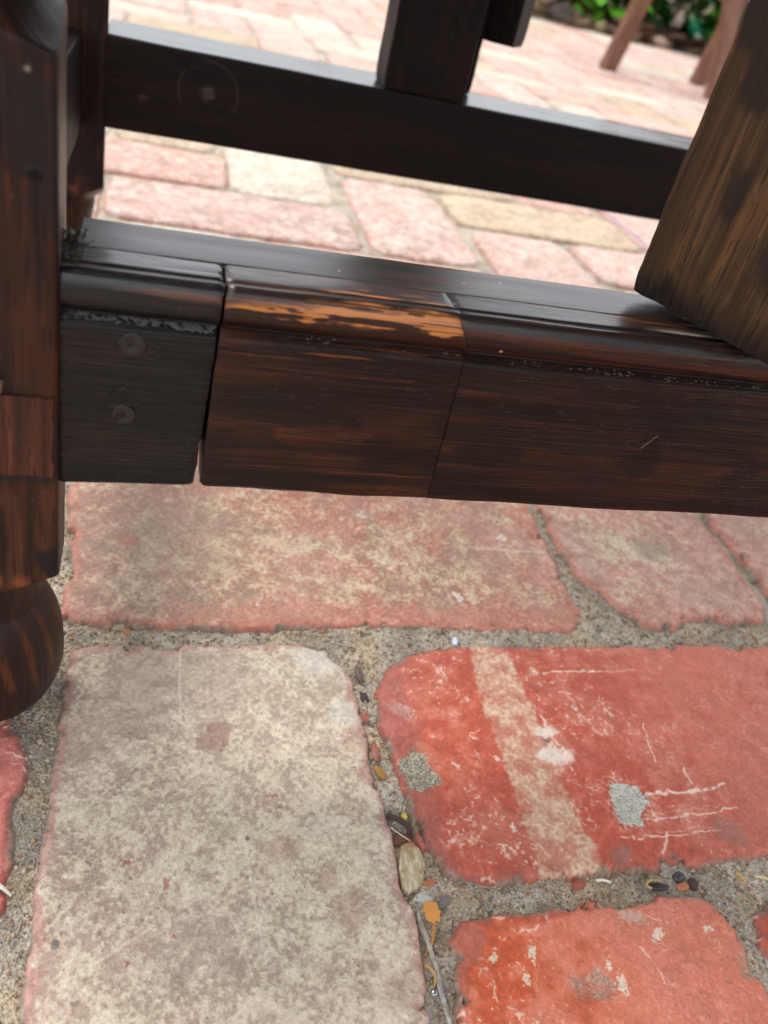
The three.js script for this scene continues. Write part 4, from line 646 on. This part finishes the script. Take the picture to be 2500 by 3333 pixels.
{ // green bottle leaning in the plants, white lettered label
  const b = thing('bottle', 'emerald green plastic bottle with white lettering leaning among the plants', 'bottle', 2.285, 0.018, -3.785);
  const body = new THREE.LatheGeometry([[0, 0], [0.024, 0], [0.029, 0.004], [0.030, 0.012], [0.030, 0.105], [0.028, 0.118], [0.016, 0.135], [0.013, 0.142]].map(([x, y]) => new THREE.Vector2(x, y)), 32);
  mesh('body', body, matte(10, 138, 84, 0.3), b);
  mesh('cap', new THREE.LatheGeometry([[0.0132, 0.140], [0.0145, 0.142], [0.0145, 0.162], [0.012, 0.165], [0, 0.165]].map(([x, y]) => new THREE.Vector2(x, y)), 24), matte(150, 205, 150, 0.4), b);
  const cv = document.createElement('canvas'); cv.width = 256; cv.height = 256; const c = cv.getContext('2d'); c.fillStyle = '#0a8a54'; c.fillRect(0, 0, 256, 256); c.fillStyle = '#e8ecec';
  c.beginPath(); c.ellipse(90, 128, 62, 44, 0, 0, 7); c.fill(); c.beginPath(); c.ellipse(170, 128, 46, 34, 0, 0, 7); c.fill(); c.fillStyle = '#7fb79c'; c.fillRect(64, 112, 50, 8); c.fillRect(72, 130, 60, 7); c.fillRect(150, 120, 34, 8);
  const t = new THREE.CanvasTexture(cv); t.colorSpace = THREE.SRGBColorSpace;
  const lab = gridGeometry(17, 2, (i, j) => { const a = -1.15 + 2.3 * i / 16; return [Math.sin(a) * 0.0304, 0.018 + 0.082 * j, Math.cos(a) * 0.0304, j, i / 16]; }); { const a = lab.index.array; for (let k = 0; k < a.length; k += 3) { const q = a[k]; a[k] = a[k + 1]; a[k + 1] = q; } } lab.computeVertexNormals();
  mesh('label', lab, std({ map: t, roughness: 0.4 }), b); b.rotation.set(-0.1, -0.5, 0.82);
  b.rotation.order = 'ZYX';
}
{ const p = solo('plant_pot', new THREE.LatheGeometry([[0, 0], [0.07, 0], [0.095, 0.17], [0.102, 0.172], [0.102, 0.195], [0.092, 0.195], [0.086, 0.17], [0, 0.165]].map(([x, y]) => new THREE.Vector2(x, y)), 40), matte(128, 136, 146, 0.6), 'grey plant pot half hidden behind the stool legs', 'plant pot'); p.position.set(2.60, 0.015, -4.12); }

// ---------------------------------------------------------------- small things lying in the joints
const J = (p, y = -0.0015) => [p[0], y - 0.0003, p[1]];
const tube = (pts, r, seg = 24, taper = 0.6) => { const cv = new THREE.CatmullRomCurve3(pts.map((p) => new THREE.Vector3(...p))), g = new THREE.TubeGeometry(cv, seg, r, 7), p = g.attributes.position, uv = g.attributes.uv, q = new THREE.Vector3(); for (let i = 0; i < p.count; i++) { const t = uv.getX(i); cv.getPointAt(t, q); const k = 1 - taper * Math.pow(t, 2) + 0.3 * (vn(t * 20, i * 0.7, 12) - 0.5); p.setXYZ(i, q.x + (p.getX(i) - q.x) * k, q.y + (p.getY(i) - q.y) * k, q.z + (p.getZ(i) - q.z) * k); } g.computeVertexNormals(); return g; };
const twigMat = std({ ...(() => { const t = makeMaps(256, 64, (u, v, o) => { const n = fb(u * 40, v * 6, 5, 3), k = 0.45 + 0.35 * n; o[0] = k; o[1] = k * 0.95; o[2] = k * 0.88; o[3] = n; }); return { map: t.map, bumpMap: t.bump }; })(), bumpScale: 0.0004, roughness: 0.9 });
solo('twig', tube([J([0.0848, -0.1102], -0.002), J([0.0850, -0.1048], -0.0012), J([0.0859, -0.0963], -0.0008), J([0.0861, -0.0876], -0.0006), J([0.0866, -0.0776], -0.0008), J([0.088, -0.06], -0.001)], 0.00085, 40, 0.15), twigMat, 'long grey twig lying in the joint right of the pale brick', 'twig');
function leafBit(pts, bend, seed) {              // a torn leaf piece: outline in mm, gently curled, 0.25 mm thick
  const s = new THREE.Shape(pts.map(([x, y]) => new THREE.Vector2(x, y))), g = new THREE.ExtrudeGeometry(s, { depth: 0.00025, bevelEnabled: false, curveSegments: 4 }); g.rotateX(-Math.PI / 2);
  const p = g.attributes.position; for (let i = 0; i < p.count; i++) p.setY(i, p.getY(i) + bend * (p.getX(i) ** 2) * 60 + 0.0012 * (vn(p.getX(i) * 400 + seed, p.getZ(i) * 400, seed) - 0.3)); g.computeVertexNormals(); return g;
}
function place(o, p, y, ry = 0, rx = 0, rz = 0) { o.position.set(p[0], y - 0.0004, p[1]); o.rotation.set(rx, ry, rz); return o; }
{ const f = thing('leaf_fragment', 'torn orange leaf fragment with a curled tail beside the grey twig', 'leaf fragment'); const m = mesh('blade', leafBit([[-0.0022, 0.0028], [-0.0008, 0.0041], [0.0006, 0.0036], [0.0022, 0.0032], [0.0026, 0.0019], [0.0022, 0.0007], [0.0029, 0.0002], [0.002, -0.0012], [0.0021, -0.0026], [0.0008, -0.0021], [-0.0002, -0.0028], [-0.0016, -0.0018], [-0.0026, -0.0008], [-0.0021, 0.0006], [-0.0028, 0.0014]], 1.2, 3), matte(198, 136, 66, 0.8), f); place(m, [0.0883, -0.1080], 0.0002, 0.1, 0.2, 0.1); mesh('tail', tube([J([0.0883, -0.1047], 0.0002), J([0.0874, -0.1018], -0.0004), J([0.0860, -0.0990], -0.001), J([0.0840, -0.0973], -0.001)], 0.0006, 16), matte(176, 122, 70), f); }
place(solo('husk', lump(0.001, 41, 1.6, 1.1, 4.0, 3, 0.2), matte(96, 78, 72, 0.45), 'grey brown seed husk at the top of the joint beside the pale brick', 'husk'), [0.0817, -0.2043], -0.0008, 0.15, 0.1);
place(solo('bark_crumb', lump(0.0016, 42, 1.1, 0.8, 1.6, 2, 0.6), matte(66, 52, 44), 'dark crumbly bark bit below the grey brown husk', 'bark'), [0.0823, -0.1937], -0.0022, 0.3);
place(solo('petal_flake', leafBit([[-0.0016, 0.002], [0.0002, 0.0014], [0.0018, 0.0021], [0.0014, -0.0006], [0.0002, -0.0022], [-0.0012, -0.0012]], 2, 5), matte(150, 92, 76), 'small salmon red flake against the pale brick edge', 'flake'), [0.0805, -0.1832], -0.0008, 0.2, 0.3, 0.3);
place(solo('husk', lump(0.001, 43, 1.5, 1.0, 4.2, 3, 0.2), matte(150, 92, 74, 0.4), 'pinkish brown husk with a straw at its top, beside the pale brick', 'husk'), [0.0815, -0.1680], -0.0006, -0.05, -0.1);
solo('straw', tube([J([0.0797, -0.1716], 0.0004), J([0.0818, -0.1725], 0.0008), J([0.0842, -0.1731], 0.0004)], 0.00035, 10, 0.3), matte(196, 172, 136), 'short cream straw across the top of the pinkish brown husk', 'straw');
place(solo('bud', lump(0.001, 44, 1.5, 1.0, 3.0, 3, 0.25), std({ color: rgb(156, 112, 48), roughness: 0.5 }), 'orange and olive bud below the pinkish brown husk', 'bud'), [0.0819, -0.1594], -0.001, 0.55, 0.1);
place(solo('seed', lump(0.0012, 45, 1, 1, 1.1, 3, 0.08), matte(205, 178, 92, 0.5), 'round yellow seed in the joint left of the red brick', 'seed'), [0.0868, -0.1416], -0.0006);
solo('root_hair', tube([J([0.0815, -0.1382], -0.001), J([0.0835, -0.1352], 0.0002), J([0.0856, -0.1331], 0.0005), J([0.0883, -0.1316], -0.0008)], 0.00022, 16, 0.3), matte(206, 188, 164), 'thin pale root hair below the yellow seed', 'root');
solo('root_hair', tube([J([0.0868, -0.1423], 0), J([0.0871, -0.1444], 0.0008), J([0.0885, -0.1470], 0.0006)], 0.00014, 10, 0.3), matte(206, 190, 160), 'fine hair standing above the yellow seed', 'root');
solo('twig', tube([J([0.0812, -0.1428], -0.001), J([0.0837, -0.1406], 0.0002), J([0.0870, -0.1380], -0.0002), J([0.0876, -0.1350], -0.002)], 0.0009, 14, 0.2), matte(70, 48, 40), 'short dark brown twig by the yellow seed', 'twig');
place(solo('bark_chip', lump(0.0018, 46, 1.6, 0.6, 1.2, 2, 0.4), matte(112, 74, 58), 'reddish brown bark chip above the large cream chip', 'bark'), [0.0842, -0.1342], -0.002, 0.3);
{ // the large chip: a wedge of pale split wood
  const t = makeMaps(160, 300, (u, v, o) => { const n = fb(u * 14, v * 8, 7, 4), b = fb(u * 5, v * 9, 9, 3); const c = [0.70, 0.63, 0.50]; mix3(c, [0.80, 0.75, 0.65], ss(0.42, 0.65, n)); mix3(c, [0.60, 0.50, 0.36], ss(0.5, 0.66, b) * 0.6); mix3(c, [0.58, 0.35, 0.16], ss(0.72, 0.9, v + 0.2 * (n - 0.5)) * ss(0.3, 0.6, u));  o[0] = c[0]; o[1] = c[1]; o[2] = c[2]; o[3] = n; });
  const P = [[0.0835, -0.1307], [0.0867, -0.1321], [0.0892, -0.1296], [0.0899, -0.1248], [0.0879, -0.1183], [0.0827, -0.1159], [0.0813, -0.1178], [0.0815, -0.1242]], cx = [0.0854, -0.1235], s = new THREE.Shape(P.map((p) => new THREE.Vector2(p[0] - cx[0], -(p[1] - cx[1]))));
  const g = new THREE.ExtrudeGeometry(s, { depth: 0.0028, bevelEnabled: true, bevelSize: 0.0003, bevelThickness: 0.0003, bevelSegments: 2 }); g.rotateX(-Math.PI / 2); const p = g.attributes.position, uv = g.attributes.uv; for (let i = 0; i < p.count; i++) { p.setY(i, p.getY(i) + 0.0009 * (fb(p.getX(i) * 400 + 3, p.getZ(i) * 250 + 3, 4, 3) - 0.5) - 0.12 * p.getX(i)); uv.setXY(i, p.getX(i) / 0.011 + 0.5, -p.getZ(i) / 0.023 + 0.5); } g.computeVertexNormals();
  place(solo('wood_chip', g, std({ map: t.map, bumpMap: t.bump, bumpScale: 0.0008, roughness: 0.9 }), 'large cream and brown wood chip wedged between the pale and red bricks', 'wood chip'), cx, -0.0028, 0, 0.05);
}
place(solo('petal_flake', leafBit([[-0.0024, 0.0008], [0.0004, 0.001], [0.0026, 0.0002], [0.0008, -0.0012], [-0.0018, -0.0008]], 2, 6), matte(166, 104, 66), 'small orange flake right of the large cream chip', 'flake'), [0.0901, -0.1181], -0.0006, 0.2, 0.2);
place(solo('lime_crumb', lump(0.002, 47, 1.5, 0.7, 1.1, 2, 0.7), matte(196, 194, 186), 'crumbly white lime lump below the large cream chip', 'crumb'), [0.0878, -0.1144], -0.0026);
place(solo('bark_chip', lump(0.0013, 48, 1.9, 0.6, 1.1, 2, 0.5), matte(118, 110, 104), 'grey bark chip right of the white lime lump', 'bark'), [0.0939, -0.1125], -0.0018, 0.5);
solo('dry_tendril', tube([J([0.0832, -0.0940], -0.0005), J([0.0841, -0.0923], 0.0006), J([0.0850, -0.0904], 0.0004), J([0.0845, -0.0880], -0.001)], 0.0005, 14, 0.5), matte(186, 142, 84), 'curled tan tendril left of the grey twig', 'tendril');
place(solo('foil_bit', lump(0.0008, 49, 1.2, 0.6, 1.2, 1, 0.5), std({ color: rgb(210, 212, 218), roughness: 0.2, metalness: 0.8 }), 'tiny shiny silver bit by the curled tendril', 'foil'), [0.0843, -0.0865], -0.001);
place(solo('shell_bit', lump(0.0013, 50, 0.9, 0.7, 1.7, 2, 0.35), matte(214, 222, 236, 0.35), 'small bluish white shell bit above the tan striped red brick', 'shell'), [0.1267, -0.2209], 0.0002, -0.2);
place(solo('brick_crumb', lump(0.0016, 51, 1.7, 0.8, 1, 2, 0.35), matte(150, 84, 64), 'red brown brick crumb in the joint under the tan stripe', 'crumb'), [0.1419, -0.1135], -0.001, 0.2);
solo('straw', tube([J([0.1480, -0.1139], 0.0002), J([0.1505, -0.1136], 0.0005), J([0.1528, -0.1129], 0.0002)], 0.00045, 8, 0.1), matte(226, 216, 196), 'short white stick right of the red brown brick crumb', 'straw');
{ const h = thing('husk', 'split black husk with a pale tip in the joint above the orange red brick', 'husk'); place(mesh('shell', lump(0.001, 52, 4.2, 1.1, 1.5, 3, 0.25), matte(44, 38, 42, 0.45), h), [0.1706, -0.1103], -0.0008, -0.1); solidTip(h); }
function solidTip(h) { mesh('tip', tube([J([0.1672, -0.1096], 0), J([0.1656, -0.1107], 0.0004), J([0.1673, -0.1120], 0.0008), J([0.1713, -0.1117], 0.0006)], 0.0005, 14, 0.2), matte(168, 146, 96), h); }
place(solo('seed', lump(0.001, 53, 2.6, 1.3, 1.5, 3, 0.12), matte(164, 102, 60, 0.5), 'orange seed at the right end of the split black husk', 'seed'), [0.1795, -0.1094], -0.0004, 0.1);
place(solo('seed', lump(0.0011, 54, 2.3, 1.2, 1.6, 3, 0.3), matte(58, 54, 58, 0.4), 'dark grey seed just above the orange seed', 'seed'), [0.1796, -0.1128], -0.0004, 0.3);
place(solo('bark_crumb', lump(0.0012, 55, 1.6, 1.0, 2.0, 3, 0.35), matte(76, 52, 48), 'dark brown crumb just right of the orange seed', 'bark'), [0.1848, -0.1104], -0.0014, -0.5);
solo('straw', tube([J([0.2032, -0.1123], 0), J([0.2036, -0.1100], 0.0007), J([0.2044, -0.1083], 0.0002)], 0.0005, 8, 0.2), matte(196, 160, 92), 'yellow straw in the joint near the right edge of view', 'straw');
solo('straw', tube([J([0.2096, -0.1104], 0), J([0.2122, -0.1095], 0.0006), J([0.2155, -0.1081], 0.0002)], 0.0005, 8, 0.2), matte(214, 190, 146), 'pale straw rightmost in the joint above the orange red brick', 'straw');
place(solo('leaf_fragment', leafBit([[-0.0018, 0.0012], [0.0002, 0.0016], [0.0018, 0.0006], [0.0012, -0.001], [-0.001, -0.0016]], 2, 8), matte(170, 118, 74), 'brown leaf flake in the joint at the top of the pale brick', 'leaf fragment'), [-0.0073, -0.2253], -0.0004, 0.4, 0.4);
solo('straw', tube([J([-0.0386, -0.1287], 0.0004), J([-0.0356, -0.1262], 0.0012), J([-0.0333, -0.1243], 0.0002)], 0.0007, 12, 0.5), matte(206, 200, 186), 'pale curved stalk in the joint at the left edge of view', 'straw');
{ // fine litter too small to tell apart
  const r = rng(21), gs = [];
  for (let k = 0; k < 4000 && gs.length < 260; k++) { const x = -0.05 + 0.34 * r(), z = -0.26 + 0.2 * r(); if (inHero(x, z) || r() > (z > -0.13 || x > 0.075 ? 1 : 0.3)) continue; const a = r() * 6.3, l = 0.0008 + 0.0022 * r(), y = mortarY(x, z) + 0.0005; gs.push(tube([[x, y, z], [x + Math.cos(a) * l * 0.5, y + 0.0004 * r(), z + Math.sin(a) * l * 0.5], [x + Math.cos(a + 0.7 * (r() - 0.5)) * l, y, z + Math.sin(a) * l]], 0.00012 + 0.0002 * r(), 4, 0.3)); }
  const lit = solo('fine_litter', mergeGeometries(gs), matte(110, 92, 70), 'fine plant litter scattered in the near mortar joints', 'litter'); lit.userData.kind = 'stuff';
}
solo('thread', tube([J([0.4891, -0.9244], 0.002), J([0.5053, -0.9150], 0.003), J([0.5093, -0.8756], 0.0026), J([0.5116, -0.8181], 0.003), J([0.5040, -0.7726], 0.002)], 0.0007, 30, 0), matte(150, 96, 168), 'thin purple thread lying on the tan brick beyond the front stretcher', 'thread');
{ // dusty cobweb and lint in the corner between leg and stretcher
  const r = rng(13), gs = [], c = [-0.0218, 0.1615, -0.187];
  for (let i = 0; i < 300; i++) { const pts = []; let p = [c[0] + (r() - 0.35) * 0.005, c[1] + (r() - 0.5) * 0.008, c[2] + (r() - 0.45) * 0.018]; for (let k = 0; k < 5; k++) { pts.push(p); p = [p[0] + (r() - 0.5) * 0.0035, p[1] + (r() - 0.5) * 0.0032, p[2] + (r() - 0.5) * 0.004]; } gs.push(tube(pts, 0.00007 + 0.00006 * r(), 10, 0)); }
  solo('lint', mergeGeometries(gs), matte(58, 53, 44), 'dusty dark lint caught between the leg and the stretcher end', 'lint').userData.kind = 'stuff';
  const pl = solo('fluff', lump(0.0016, 57, 0.9, 2.0, 1.6, 3, 0.6), matte(128, 124, 108), 'pale dusty fluff plug beside the stretcher end', 'fluff'); pl.position.set(-0.0216, 0.1605, -0.2);
}
renderer.render(scene, camera);
